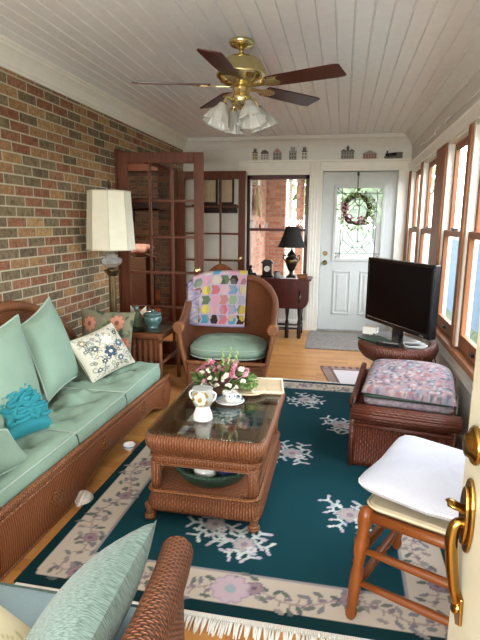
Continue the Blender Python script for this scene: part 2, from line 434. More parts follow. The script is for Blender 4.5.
# beadboard ceiling: V-grooves run the length of the room
m = MB(); x = XL; P = []
while x < XR:
    P += [(x, ZC+.009), (x+.004, ZC+.009), (x+.007, ZC), (x+.091, ZC)]; x += .096
P = [p for p in P if p[0] < XR+.1]
for i in range(len(P)-1):
    b0 = len(m.v); m.v += [(P[i][0], -1.2, P[i][1]), (P[i+1][0], -1.2, P[i+1][1]), (P[i+1][0], T, P[i+1][1]), (P[i][0], T, P[i][1])]
    m._f([b0, b0+3, b0+2, b0+1])
m.box(XL-.08, XR+.15, -1.2, T, ZC+.012, ZC+.12)
struct(m.build('ceiling', M['ceil']), 'white painted beadboard ceiling above the sunroom', 'ceiling')

def molding(name, prof, mat, path_fn, label):
    """prof = [(out from wall, z)]"""
    m = MB(); n = len(prof)
    ends = [[path_fn(o, z, e) for o, z in prof] for e in (0, 1)]
    b0 = len(m.v); m.v += ends[0]+ends[1]
    for i in range(n): j = (i+1) % n; m._f([b0+i, b0+j, b0+n+j, b0+n+i])
    m._f([b0+i for i in range(n)][::-1]); m._f([b0+n+i for i in range(n)])
    struct(m.build(name, mat), label, 'trim')
crown = [(0, ZC-.135), (.012, ZC-.135), (.016, ZC-.118), (.022, ZC-.112), (.03, ZC-.09), (.05, ZC-.06), (.072, ZC-.04), (.085, ZC-.034), (.088, ZC-.018), (.1, ZC-.014), (.104, ZC), (0, ZC)]
molding('trim_1', crown, M['trim'], lambda o, z, e: (XL+o, (-1.2, YF)[e], z), 'ivory crown moulding along the top of the brick wall')
molding('trim_2', crown, M['wht'], lambda o, z, e: ((XL, XR)[e], YF-o, z), 'white crown moulding above the front door wall')
molding('trim_3', crown, M['wht'], lambda o, z, e: (XR-o, (-1.2, YF)[e], z), 'white crown moulding over the sash windows')
pic = [(0, 2.19), (.014, 2.195), (.02, 2.21), (.014, 2.225), (0, 2.235)]
molding('trim_4', [(0, HEAD-.005), (.02, HEAD-.005), (.026, HEAD+.07), (.035, HEAD+.085), (0, HEAD+.1)], M['trim'], lambda o, z, e: (XR-o, (1.2, YF)[e], z), 'white head casing over the sash windows')
base = [(0, 0), (.016, 0), (.016, .11), (.008, .13), (0, .135)]
molding('baseboard_back', base, M['wht'], lambda o, z, e: ((XL, DX0-.1)[e], YF-o, z), 'white baseboard under the porch window')
molding('baseboard_right', base, M['wallr'], lambda o, z, e: (XR-o, (.3, YF)[e], z), 'pale baseboard under the sash windows')
molding('trim_5', [(0, .43), (.012, .435), (.018, .45), (.012, .465), (0, .47)], M['wallr'], lambda o, z, e: (XR-o, (.3, YF)[e], z), 'thin rail below the wooden window sill')
molding('trim_6', [(-.12, SILL-.05), (.035, SILL-.05), (.042, SILL-.03), (.035, SILL-.01), (-.12, SILL-.005)], M['winw'], lambda o, z, e: (XR-o, (1.5, YF)[e], z), 'long brown wooden sill under the sash windows')

# ------------------------------------------------------------------ side windows
def sash_window(i, y0, y1, label):
    """far jamb y0, near jamb y1"""
    w = bpy.data.objects.new('window_%d' % i, None); C.objects.link(w); w.location = (XR, (y0+y1)/2, SILL); ORG[w.name] = V3(w.location)
    struct(w, label, 'window')
    fr = MB(); s = .02
    for y in (y0-s, y1): fr.box(XR+.002, XR+.083, y, y+s, SILL, HEAD)
    fr.box(XR+.002, XR+.083, y1+s, y0-s, HEAD-s, HEAD)
    fr.build('frame', M['trim'], w)
    zm = 1.335
    for nm, xa, z0, z1 in (('upper_sash', XR+.048, zm-.02, HEAD-s), ('lower_sash', XR+.015, SILL, zm+.022)):
        sm = MB(); st_ = .05
        sm.box(xa, xa+.033, y0-s-st_, y0-s, z0, z1); sm.box(xa, xa+.033, y1+s, y1+s+st_, z0, z1)
        rb = .09 if nm == 'lower_sash' else .04
        sm.box(xa, xa+.033, y1+s+st_, y0-s-st_, z0, z0+rb); sm.box(xa, xa+.033, y1+s+st_, y0-s-st_, z1-.045, z1)
        so = sm.build(nm, M['winw'], w, bevel=.004)
        g = MB(); g.grid(lambda u, v: (xa+.016, y1+s+st_+(y0-y1-2*s-2*st_)*u, z0+rb+(z1-.045-z0-rb)*v), 1, 1, smooth=False); g.build('pane', M['g_win'], so)
        if nm == 'lower_sash':
            k = MB(); ym = (y0+y1)/2; k.box(xa-.012, xa+.03, ym-.03, ym+.03, z1, z1+.018); k.build('sash_lock', M['iron'], so)
            k = MB(); k.box(xa-.018, xa, ym-.03, ym+.03, z0+.03, z0+.05); k.build('sash_lift', M['iron'], so)
for i, (a, b) in enumerate(units):
    sash_window(i+1, a, b, ('brown sash window beside the front door', 'brown sash window behind the television, far one', 'brown sash window just past the wide wooden post', 'brown sash window nearest the wicker ottoman', 'brown sash window beside the open door')[i])
# face trim of the piers: thin dark-brown stops and the wide post
for j, (a, b, lab) in enumerate(((YF, 6.52, 'brown corner stop by the front door'), (5.66, 5.60, 'thin brown mullion between the far windows'), (4.76, 4.36, 'wide brown post between the window pairs'), (3.62, 3.54, 'thin brown mullion between the near windows'), (2.70, 2.62, 'thin brown mullion beside the stool'))):
    m = MB(); m.box(XR-.018, XR, b, a, SILL-.005, HEAD-.005); struct(m.build('trim_%d' % (7+j), M['winw'], bevel=.004), lab, 'trim')
# thin curtain rods carried on hooks over the windows
for y0, y1, lab in ((5.62, 4.78, 'thin white curtain rod over the far sash windows'), (4.34, 2.9, 'thin white curtain rod over the near sash windows')):
    r = thing('curtain_rod', lab, 'curtain rod', (XR-.05, (y0+y1)/2, 2.17))
    m = MB(); m.cyl((XR-.04, y0, 2.165), (XR-.04, y1, 2.165), .004); m.build('rod', M['wht'], r)
    for y in (y0, y1): m = MB(); m.tube(smoothpts([(XR-.002, y, 2.215), (XR-.03, y, 2.20), (XR-.042, y, 2.17), (XR-.035, y, 2.15)]), .005, 8); m.build('bracket', M['wht'], r)

# ------------------------------------------------------------------ porch window in the end wall
w = bpy.data.objects.new('window_6', None); C.objects.link(w); w.location = (-.83, YF, WZ0); ORG[w.name] = V3(w.location); struct(w, 'brown framed porch window behind the drop-leaf table', 'window')
m = MB(); fy0, fy1 = YF-.02, YF+.1
m.box(WX0, WX0+.045, fy0, fy1, WZ0, WZ1); m.box(WX1-.045, WX1, fy0, fy1, WZ0, WZ1); m.box(WX0, WX1, fy0, fy1, WZ1-.05, WZ1); m.box(WX0, WX1, fy0, fy1, WZ0, WZ0+.05)
m.build('frame', M['drkw'], w, bevel=.004)
m = MB(); m.box(WX0+.045, WX1-.045, fy0-.03, fy1, 1.295, 1.33); m.build('meeting_rail', M['drkw'], w, bevel=.004)
for z0, z1 in ((WZ0+.05, 1.295), (1.33, WZ1-.05)):
    m = MB(); m.grid(lambda u, v: (WX0+.045+(WX1-WX0-.09)*u, YF+.05, z0+(z1-z0)*v), 1, 1, smooth=False); m.build('pane', M['g_win'], w)
# casings with rosette blocks
m = MB(); m.box(WX0-.09, WX0, YF-.022, YF, 0, 2.05); m.box(WX1, DX0-.03, YF-.022, YF, 0, 2.05); m.box(DX1+.03, XR, YF-.022, YF, 0, 2.05)
m.box(WX0, WX1, YF-.022, YF, 2.0, 2.05)
m.box(WX0-.02, WX1, YF-.022, YF, 2.05, 2.155); m.box(DX0-.03, XR, YF-.022, YF, 2.05, 2.155); m.box(WX0-.11, XR, YF-.055, YF, 2.155, 2.178)
for xx in (WX1+.03, WX1+.065, WX1+.10, WX0-.06, WX0-.03): m.box(xx-.006, xx+.006, YF-.028, YF-.02, .0, 2.04)
m.box(DX0-.03, DX0, YF-.03, YF+.1, 0, DZ1+.02); m.box(DX1, DX1+.03, YF-.03, YF+.1, 0, DZ1+.02); m.box(DX0, DX1, YF-.03, YF+.1, DZ1, DZ1+.03)
struct(m.build('trim_12', M['trim'], bevel=.003), 'white casings and plate ledge round the door and porch window', 'trim')
for i, xx in enumerate((WX1+.067, WX0-.05)):
    m = MB(); m.box(xx-.06, xx+.06, YF-.035, YF-.02, 2.045, 2.157)
    for r0, r1 in ((.045, .036), (.026, .012)): m.tube([(xx+r0*cos(a), YF-.036, 2.1+r0*sin(a)) for a in np.linspace(0, 2*PI, 24, endpoint=False)], .006, 6, closed=True)
    m.ball((xx, YF-.036, 2.1), .012)
    struct(m.build('trim_%d' % (13+i), M['trim']), ('carved rosette block between window and front door', 'carved rosette block beside the open den door')[i], 'trim')

# ------------------------------------------------------------------ front door
d = bpy.data.objects.new('door_1', None); C.objects.link(d); d.location = (.185, YF, 0); ORG[d.name] = V3(d.location); struct(d, 'white front door with leaded glass light and a wreath', 'door')
GX0, GX1, GZ0, GZ1 = -.085, .475, .96, 1.84
m = MB(); ya, yb = YF+.03, YF+.075
m.box(DX0+.004, GX0, ya, yb, .01, DZ1-.004); m.box(GX1, DX1-.004, ya, yb, .01, DZ1-.004); m.box(GX0, GX1, ya, yb, .01, GZ0); m.box(GX0, GX1, ya, yb, GZ1, DZ1-.004)
m.build('slab', M['doorp'], d)
m = MB(); e = .035
for x0, x1, z0, z1 in ((GX0-e, GX0, GZ0-e, GZ1+e), (GX1, GX1+e, GZ0-e, GZ1+e), (GX0, GX1, GZ1, GZ1+e), (GX0, GX1, GZ0-e, GZ0)): m.box(x0, x1, ya-.018, ya, z0, z1)
m.build('glass_frame', M['doorp'], d, bevel=.006)
for x0, x1 in ((-.09, .135), (.25, .475)):
    m = MB(); z0, z1 = .23, .80
    for a0, a1, b0, b1 in ((x0, x0+.022, z0, z1), (x1-.022, x1, z0, z1), (x0, x1, z1-.022, z1), (x0, x1, z0, z0+.022)): m.box(a0, a1, ya-.014, ya, b0, b1)
    m.box(x0+.05, x1-.05, ya-.01, ya, z0+.05, z1-.05); m.build('raised_panel', M['doorp'], d, bevel=.006)
m = MB(); m.grid(lambda u, v: (GX0+(GX1-GX0)*u, YF+.052, GZ0+(GZ1-GZ0)*v), 1, 1, smooth=False); gl = m.build('glass_light', M['g_lead'], d)
m = MB(); gy = YF+.046; cx, cz = (GX0+GX1)/2, (GZ0+GZ1)/2
def came(*pts): m.tube([(x, gy, z) for x, z in pts], .0052, 6)
w1 = .065
came((GX0+w1, GZ0), (GX0+w1, GZ1)); came((GX1-w1, GZ0), (GX1-w1, GZ1)); came((GX0, GZ0+w1), (GX1, GZ0+w1)); came((GX0, GZ1-w1), (GX1, GZ1-w1))
for r_, dz in ((.19, .30), (.13, .22)): came((cx-r_, cz-dz+.1), (cx-r_, cz+dz-.1), (cx-r_*.45, cz+dz), (cx+r_*.45, cz+dz), (cx+r_, cz+dz-.1), (cx+r_, cz-dz+.1), (cx+r_*.45, cz-dz), (cx-r_*.45, cz-dz), (cx-r_, cz-dz+.1))
for xx in (-.12, 0, .12):
    for z0 in (GZ0+w1+.085, GZ1-w1-.085): came((cx+xx, z0-.075), (cx+xx+.07, z0), (cx+xx, z0+.075), (cx+xx-.07, z0), (cx+xx, z0-.075))
came((cx, cz-.30), (cx, cz+.3)); came((GX0, GZ0), (GX0+w1, GZ0+w1)); came((GX1, GZ0), (GX1-w1, GZ0+w1)); came((GX0, GZ1), (GX0+w1, GZ1-w1)); came((GX1, GZ1), (GX1-w1, GZ1-w1))
came((cx-.19, cz+.2), (GX0+w1, cz+.28)); came((cx+.19, cz+.2), (GX1-w1, cz+.28)); came((cx-.19, cz-.2), (GX0+w1, cz-.28)); came((cx+.19, cz-.2), (GX1-w1, cz-.28))
m.build('lead_came', M['lead'], gl)
m = MB(); m.tube([(-.205, ya-.001, 1.02), (-.205, ya-.012, 1.02)], [.033, .030], 20); m.tube([(-.205, ya-.012, 1.02), (-.205, ya-.03, 1.02)], [.014, .012], 12); m.build('deadbolt', M['bronze'], d)
m = MB(); m.tube([(-.205, ya-.001, .90), (-.205, ya-.012, .90), (-.205, ya-.015, .90), (-.205, ya-.04, .90), (-.205, ya-.045, .9), (-.205, ya-.06, .9), (-.205, ya-.07, .9)], [.033, .030, .012, .012, .024, .028, .015], 20); m.build('door_knob', M['bronze'], d)
m = MB(); m.box(DX0-.02, DX1+.02, YF-.03, YF+.12, 0, .02); struct(m.build('trim_15', M['grey'], bevel=.004), 'grey threshold below the front door', 'trim')

# ------------------------------------------------------------------ open glazed den doors
def french(name, hinge, ang, wdt, label, knob=True):
    """local: x from hinge to free edge, y thickness"""
    d = lthing(name, label, 'door', hinge, ang); d['kind'] = 'structure'
    zt, st_, th = 2.025, .088, .02
    m = MB(); m.box(0, st_, -th, th, .01, zt); m.box(wdt-st_, wdt, -th, th, .01, zt); m.box(st_, wdt-st_, -th, th, zt-.095, zt); m.box(st_, wdt-st_, -th, th, .01, .25)
    m.build('door_frame', M['doorw'], d, bevel=.004)
    m = MB(); gx0, gx1, gz0, gz1 = st_, wdt-st_, .25, zt-.095
    for k in (1, 2): x = gx0+(gx1-gx0)*k/3; m.box(x-.012, x+.012, -.015, .015, gz0, gz1)
    for k in range(1, 5): z = gz0+(gz1-gz0)*k/5; m.box(gx0, gx1, -.0145, .0145, z-.012, z+.012)
    m.build('muntin_grid', M['doorw'], d, bevel=.003)
    m = MB(); m.grid(lambda u, v: (gx0+(gx1-gx0)*u, 0, gz0+(gz1-gz0)*v), 1, 1, smooth=False); m.build('glass', M['g_door'], d)
    for sg in (-1, 1):
        m = MB(); kx = wdt-.055
        m.tube([(kx, sg*th, .955), (kx, sg*(th+.008), .955), (kx, sg*(th+.01), .955), (kx, sg*(th+.035), .955), (kx, sg*(th+.04), .955), (kx, sg*(th+.055), .955), (kx, sg*(th+.065), .955)], [.03, .028, .011, .011, .022, .027, .012], 18); m.build('door_knob', M['brass'], d)
    m = MB()
    for z in (.3, 1.0, 1.75): m.cyl((0, 0, z-.045), (0, 0, z+.045), .012)
    m.build('hinge', M['oldbrass'], d)
    return d
french('door_2', (XL+.03, 4.56, 0), math.atan2(.09, .79), .80, 'near red-brown glazed den door swung open behind the armchair')
french('door_3', (XL+.03, 6.33, 0), math.atan2(.02, .87), .87, 'far red-brown glazed den door swung open against the end wall')
m = MB(); m.box(XL-.10, XL+.02, 4.55, 4.575, 0, 2.06); m.box(XL-.10, XL+.02, 6.335, 6.36, 0, 2.06); m.box(XL-.10, XL+.02, 4.575, 6.335, 2.035, 2.06)
struct(m.build('trim_16', M['doorw'], bevel=.003), 'red-brown wooden casing of the den doorway', 'trim')

# ------------------------------------------------------------------ den seen through the open doorway
m = MB(); m.box(-6.2, XL-.08, 3.0, 10.2, -.1, 0)
t = wood('den_floor', '#7a3a17', '#a85a28', .3, .3, 60, 6)
struct(m.build('floor_den', t), 'dark red wood floor of the den', 'floor')
dbk = [(0, lin('#3a2a22')), (.3, lin('#5c3b2a')), (.6, lin('#46382c')), (.8, lin('#6b4a34'))]
m = MB(); m.box(-6.2, XL-.08, 10.0, 10.2, 0, 2.5); struct(m.build('wall_den_back', brick('den_brick', dbk, '#6e6353', ax='XZ')), 'dark brick chimney wall at the back of the den', 'wall')
m = MB(); m.box(-6.4, -6.2, 3.0, 10.2, 0, 2.5); struct(m.build('wall_den_left', M['denw']), 'wood panelled side wall of the den', 'wall')
m = MB(); m.box(-6.2, XL-.08, 2.8, 3.0, 0, 2.5); struct(m.build('wall_den_front', M['denw']), 'wood panelled near wall of the den', 'wall')
m = MB(); m.box(XL-.25, XL-.08, 6.36, 10.2, 0, 2.5); struct(m.build('wall_den_right', brick('den_brick_side', dbk, '#6e6353')), 'dark brick wall of the den beside the doorway', 'wall')
m = MB(); m.box(-6.2, XL-.08, 2.8, 10.2, 2.5, 2.6); struct(m.build('ceiling_den', M['denw']), 'wood board ceiling of the den', 'ceiling')
for y, lab in ((7.3, 'dark beam across the den ceiling near the doorway'), (8.9, 'dark beam across the den ceiling near the chimney')):
    m = MB(); m.box(-6.2, XL-.13, y, y+.18, 2.3, 2.5); struct(m.build('trim_17' if y < 8 else 'trim_18', M['doorw']), lab, 'trim')
t = thing('mantel_shelf', 'dark wooden mantel beam on the den chimney', 'mantel', (-3.5, 9.9, 1.6))
m = MB(); m.box(-4.6, -2.7, 9.75, 10.0, 1.66, 1.86); m.build('beam', M['ebony'], t)
for x in (-4.3, -3.0): m = MB(); m.prism([(x, 10, 1.66), (x, 9.8, 1.66), (x, 10, 1.4)], (.1, 0, 0)); m.build('bracket', M['ebony'], t)
t = thing('moving_box', 'tall brown cardboard box standing on the den floor', 'box', (-3.26, 7.85, 0))
m = MB(); m.box(-3.46, -3.06, 7.65, 8.05, 0, .84); m.build('carton', M['kraft'], t)
for sx in (-1, 1): m = MB(); m.obox((-3.26+sx*.26, 7.85, .87), (.065, 0, .03*-sx), (0, .2, 0), (0, 0, .003)); m.build('flap', M['kraft'], t)
m = MB()
m.grid(lambda u, v: (-3.2+.2*cos(2*PI*u)*sin(PI*v)*(1+.15*sin(5*2*PI*u)), 7.82+.16*sin(2*PI*u)*sin(PI*v), .945-.1*cos(PI*v)+.02*sin(7*u*2*PI)*sin(PI*v)), 24, 10, cu=True)
tag(m.build('crumpled_bag', M['pbag']), 'crumpled pale pink bag lying on the cardboard box', 'bag')
t = thing('wooden_crate', 'low dark wooden side cabinet against the den chimney', 'cabinet', (-3.0, 9.2, 0))
m = MB(); m.box(-3.3, -2.75, 9.0, 9.5, .0, .9); m.build('body', M['denw'], t, bevel=.01)
m = MB(); m.box(-3.25, -2.8, 8.98, 9.0, .12, .84); dd = m.build('door', M['doorw'], t, bevel=.01)
m = MB(); m.ball((-2.85, 8.96, .5), .02); m.build('knob', M['oldbrass'], dd)
m = MB(); m.box(-3.32, -2.73, 8.97, 9.52, .9, .94); m.build('top', M['doorw'], t, bevel=.01)
t = thing('hanging_light', 'slim white hanging tube light in the den', 'light', (-3.0, 8.2, 1.9))
m = MB(); m.cyl((-3.0, 8.2, 1.92), (-3.0, 8.2, 2.28), .02); m.build('tube', M['china'], t)
m = MB(); m.cyl((-3.0, 8.2, 2.28), (-3.0, 8.2, 2.5), .004); m.build('cord', M['blk'], t)
# added shelf and prints standing in for a reflection in the far glazed door
t = thing('reflection_shelf', 'small dark shelf shape standing in for a reflection in the far glazed door', 'shelf', (-1.6, YF-.06, 1.56))
m = MB(); m.box(-1.95, -1.36, YF-.12, YF, 1.60, 1.63); m.build('board', M['ebony'], t); m = MB(); m.box(-1.95, -1.36, YF-.02, YF, 1.52, 1.60); m.build('rail', M['ebony'], t)
for i, (x0, x1, lab) in enumerate(((-1.90, -1.62, 'framed print shape standing in for a reflection beside the brick corner'), (-1.60, -1.40, 'framed print shape standing in for a reflection nearer the porch window'))):
    t = thing('reflection_print', lab, 'picture', ((x0+x1)/2, YF-.05, 1.63))
    m = MB(); m.box(x0, x1, YF-.06, YF-.04, 1.63, 1.97); m.build('frame', M['ebony'], t, bevel=.004)
    m = MB(); m.box(x0+.025, x1-.025, YF-.063, YF-.058, 1.66, 1.94); m.build('print', M['beige'], t)

# ------------------------------------------------------------------ outdoors
m = MB(); m.box(-60, 90, -60, 150, -.75, -.6); m2 = plain('lawn', '#38462b', .9, var=.2, scale=3)
struct(m.build('ground', m2), 'green lawn outside the windows', 'ground')
pbk = [(0, lin('#b57a66')), (.3, lin('#c48a74')), (.6, lin('#aa6e5a')), (.8, lin('#cb957f'))]
PB = brick('porch_brick', pbk, '#a79a8c', ax='YZ'); PB2 = brick('porch_brick_end', pbk, '#a79a8c', ax='XZ')
m = MB(); m.box(-1.55, -1.33, YF+.2, 9.0, -.6, 2.45); struct(m.build('wall_porch', PB), 'salmon brick house wall along the front porch', 'wall')
m = MB(); m.box(-1.55, -1.0, 9.0, 9.25, -.6, 2.45); struct(m.build('wall_porch_return', PB2), 'salmon brick return at the end of the porch wall', 'wall')
m = MB(); m.box(-.86, -.72, 9.6, 9.75, -.1, 2.45); struct(m.build('trim_19', PB2), 'brick red corner board at the porch end', 'trim')
m = MB(); m.box(-1.6, 1.2, YF+.18, 10.2, -.15, -.02); struct(m.build('floor_porch', M['grey']), 'grey porch floor outside the front door', 'floor')
m = MB(); m.box(-1.6, 1.2, YF+.18, 10.2, 2.45, 2.55); struct(m.build('ceiling_porch', M['trim']), 'pale porch ceiling outside the front door', 'ceiling')
t = thing('porch_post', 'white square post at the edge of the front porch', 'post', (-.93, 9.45, -.02))
m = MB(); m.box(-.985, -.915, 9.4, 9.47, -.02, 2.45); m.build('shaft', M['trim'], t)
m = MB(); m.box(-1.0, -.89, 9.38, 9.49, -.02, .15); m.build('plinth', M['trim'], t); m = MB(); m.box(-1.0, -.89, 9.38, 9.49, 2.33, 2.45); m.build('capital', M['trim'], t)
t = thing('hanging_dried_bouquet', 'bundle of dried flowers hanging on the porch brick', 'dried flowers', (-1.27, 8.0, 1.55))
m = MB()
for i in range(46):
    a = R.uniform(-.14, .14); l = R.uniform(.25, .5); y = 7.7+a; m.tube([(-1.28, 7.7, 1.98), (-1.26+R.uniform(-.03, .04), y, 1.98-l)], [.004, .012], 5)
m.build('stems', M['beige'], t); m = MB(); m.box(-1.33, -1.25, 7.6, 7.8, 1.95, 2.1); m.build('bow', M['paper'], t)
# board fence beyond the side windows, and trees
fc = thing('board_fence', 'pale blue-grey board fence outside the side windows', 'fence', (2.6, 4, -.6))
t = plain('fence_paint', '#4d6074', .7, var=.08); n = 0; y = -1.0
while y < 16:
    if y < 13.6:
        m = MB(); m.box(2.58, 2.60+.012*(n % 2), y, y+.135, -.6, 1.06); m.build('fence_board', t, fc)
    y += .15; n += 1
for z in (-.2, .8): m = MB(); m.box(2.60, 2.65, -1, 14.6, z, z+.09); m.build('fence_rail', t, fc)
def tree(x, y, zb, zt, r, label, mat, n=420):
    tr = thing('tree', label, 'tree', (x, y, zb)); m = MB(); m.tube([(x, y, zb), (x+.05, y, (zb+zt)/2), (x, y, zt-r*.4)], [.14, .1, .04], 8); m.build('trunk', M['twig'], tr)
    m = MB(); cz = zt-r*.6
    for i in range(n):
        u = Vector((R.gauss(0, 1), R.gauss(0, 1), R.gauss(0, 1))).normalized()*r*R.uniform(.5, 1)
        c = Vector((x, y, cz))+Vector((u.x, u.y, u.z*.85)); a = Vector((R.uniform(-1, 1), R.uniform(-1, 1), R.uniform(-1, 1))).normalized(); b = a.orthogonal().normalized(); s = r*.14
        b0 = len(m.v); m.v += [tuple(c-a*s), tuple(c+b*s*.5), tuple(c+a*s), tuple(c-b*s*.5)]; m._f([b0, b0+1, b0+2, b0+3])
    m.build('foliage', mat, tr)
tg = plain('tree_leaf', '#5f7a45', .7, var=.2, scale=3); tb = plain('blossom_leaf', '#6f675d', .7, var=.2, scale=3)
tree(1.0, 15.5, -.6, 3.4, 1.7, 'leafy green tree beyond the porch post', tg)
tree(-.2, 19, -.6, 3.6, 1.8, 'leafy green tree further out past the porch', tg)
tree(5.0, 8.2, -.6, 3.6, 1.7, 'pale blossoming tree over the fence beside the wide window post', tb)
tree(5.6, 14.0, -.6, 4.2, 2.0, 'green tree over the far end of the board fence', tg)
tree(4.6, 5.0, -.6, 2.6, 1.1, 'pale blossoming bush over the fence nearest the ottoman', tb)
# ------------------------------------------------------------------ rug
def paint_init(x0, x1, y0, y1, step):
    nx, ny = int(round((x1-x0)/step)), int(round((y1-y0)/step))
    X, Y = np.meshgrid(np.linspace(x0, x1, nx+1), np.linspace(y0, y1, ny+1), indexing='ij')
    return nx, ny, X, Y, np.zeros(X.shape+(3,), np.float32)
def pfill(col, mask, c): col[mask] = lin(c)[:3]
class Paint:
    def __init__(s, X, Y, col): s.X, s.Y, s.col = X, Y, col
    def disc(s, x, y, r, c, ry=None, a=0):
        dx, dy = s.X-x, s.Y-y; u = dx*cos(a)+dy*sin(a); v = -dx*sin(a)+dy*cos(a)
        s.col[(u/r)**2+(v/(ry or r))**2 < 1] = lin(c)[:3]
    def stroke(s, pts, w, c):
        cc = lin(c)[:3]
        for (x0, y0), (x1, y1) in zip(pts[:-1], pts[1:]):
            lo = (s.X > min(x0, x1)-w) & (s.X < max(x0, x1)+w) & (s.Y > min(y0, y1)-w) & (s.Y < max(y0, y1)+w)
            if not lo.any(): continue
            dx, dy = x1-x0, y1-y0; L = dx*dx+dy*dy+1e-9
            t = np.clip(((s.X-x0)*dx+(s.Y-y0)*dy)/L, 0, 1)
            s.col[lo & ((s.X-x0-t*dx)**2+(s.Y-y0-t*dy)**2 < w*w)] = cc
    def flower(s, x, y, r, pet, cen, n=7, edge=None):
        a0 = R.uniform(0, 6)
        for k in range(n):
            a = a0+2*PI*k/n
            if edge: s.disc(x+.62*r*cos(a), y+.62*r*sin(a), r*.46, edge, r*.36, a)
        for k in range(n):
            a = a0+2*PI*k/n; s.disc(x+.6*r*cos(a), y+.6*r*sin(a), r*.38, pet, r*.27, a)
        s.disc(x, y, r*.3, cen)

RX0, RX1, RY0, RY1 = -1.20, .53, 1.545, 4.37
nx, ny, X, Y, col = paint_init(RX0, RX1, RY0, RY1, .0065)
P = Paint(X, Y, col)
GRN, FIELD, CREAM = '#0b2c30', '#113b43', '#b9ad9e'
pfill(col, X > -9, GRN)
def inset(d): return (X > RX0+d) & (X < RX1-d) & (Y > RY0+d) & (Y < RY1-d)
def rin(d, rad):  # rounded rectangle
    cx, cy = np.clip(X, RX0+d+rad, RX1-d-rad), np.clip(Y, RY0+d+rad, RY1-d-rad)
    return (X-cx)**2+(Y-cy)**2 < rad*rad
pfill(col, rin(.052, .03), CREAM); pfill(col, inset(.218), '#8d8b8b'); pfill(col, inset(.232), FIELD)
# vines, leaves and blossoms in the cream border
def border(u0, u1, pos, horiz, ph):
    mid = lambda t: (t, pos+.035*sin((t+ph)*14)) if horiz else (pos+.035*sin((t+ph)*14), t)
    ts = np.arange(u0, u1, .02)
    P.stroke([mid(t) for t in ts], .004, '#9b8a86')
    k = 0
    for t in np.arange(u0+.02, u1, .021):
        x, y = mid(t); sg = 1 if k % 2 else -1; a = R.uniform(0, 6.3)
        dx, dy = ((R.uniform(-.02, .02), sg*R.uniform(.02, .062)) if horiz else (sg*R.uniform(.02, .062), R.uniform(-.02, .02)))
        P.stroke([(x, y), (x+dx*.6, y+dy*.6)], .003, '#8e7f7c'); P.disc(x+dx, y+dy, .022, R.choice(['#676b66', '#77767c', '#59645f', '#8a837f']), .010, a)
        if k % 3 == 0: P.disc(x+dx*.2+.012, y+dy*.4, .016, '#7a7077', .009, a+1)
        k += 1
    for t in np.arange(u0+.12, u1, .36):
        x, y = mid(t); P.flower(x, y, .036, '#8f7a80', '#6f5a66', 8, '#75656d')
bw = .135
border(RX0+.09, RX1-.09, RY0+bw, True, 0); border(RX0+.09, RX1-.09, RY1-bw, True, .3)
border(RY0+.2, RY1-.2, RX0+bw, False, .1); border(RY0+.2, RY1-.2, RX1-bw, False, .5)
# larger pastel medallion in the near border
P.flower(-.36, RY0+.135, .075, '#b7a3ab', '#93a0a4', 9, '#a08f9d')
def motif(x, y, s, rot=0):
    for k in range(6):
        a = rot+2*PI*k/6+R.uniform(-.25, .25); l = s*R.uniform(.75, 1.1); pts = [(x, y)]; bend = R.uniform(-1.3, 1.3)
        for i in range(1, 6):
            aa = a+bend*sin(i*1.3); pts.append((pts[-1][0]+l/5*cos(aa), pts[-1][1]+l/5*sin(aa)))
        P.stroke(pts, .0075, '#aab3b0')
        for i in (3, 5):
            px, py = pts[i]
            for sg in (-1, 1):
                aa = a+sg*R.uniform(.8, 1.4); q = (px+.04*cos(aa), py+.04*sin(aa)); P.stroke([(px, py), q], .007, '#b9c0bc'); P.disc(q[0], q[1], .016, R.choice(['#c2c7c4', '#a7a9b4', '#b3a9b3']), .009, aa)
    P.flower(x, y, s*.38, '#a59a98', '#857884', 8, '#7d8a94'); P.flower(x+s*.3, y-s*.24, s*.2, '#c6c2c0', '#9d8fa0', 6, '#9aa4ac')
for q in ((-.22, 3.88, .17), (.05, 3.42, .16), (-.24, 2.90, .17), (.10, 2.29, .16), (-.52, 2.08, .13), (-.36, 1.96, .13), (-.85, 3.3, .17), (-.8, 2.6, .15)): motif(*q)
m = MB()
m.grid(lambda u, v: (RX0+(RX1-RX0)*u, RY0+(RY1-RY0)*v, .012), nx, ny, uvf=lambda u, v: (u*1.73, v*2.83), smooth=False)
for q in ((RX0, RX1, RY0, RY0), (RX0, RX1, RY1, RY1), (RX0, RX0, RY0, RY1), (RX1, RX1, RY0, RY1)):
    b0 = len(m.v); x0, x1, y0, y1 = q; m.v += [(x0, y0, .0), (x1, y1, .0), (x1, y1, .012), (x0, y0, .012)]; m._f([b0, b0+1, b0+2, b0+3])
cols = np.vstack([col.reshape(-1, 3), np.tile(np.array(lin(GRN)[:3], np.float32), (16, 1))])
rug = thing('area_rug', 'large dark teal floral rug with cream border under the coffee table', 'rug', ((RX0+RX1)/2, (RY0+RY1)/2, 0))
m.build('pile', attr('rug_pile', .95, 500, .001), rug, cols=cols)
for y0, sg, yl in ((RY0, -1, .085), (RY1, 1, .06)):
    m = MB(); m.box(RX0+.01, RX1-.01, min(y0, y0+sg*.02), max(y0, y0+sg*.02), .001, .009); x = RX0+.012
    while x < RX1-.012:
        l = yl*R.uniform(.8, 1.15); dx = R.uniform(-.012, .012)
        m.tube([(x, y0, .006), (x+dx*.5, y0+sg*l*.5, .007), (x+dx, y0+sg*l, .003)], [.0035, .0045, .0025], 4); x += .0075
    m.build('fringe', M['china'], rug)

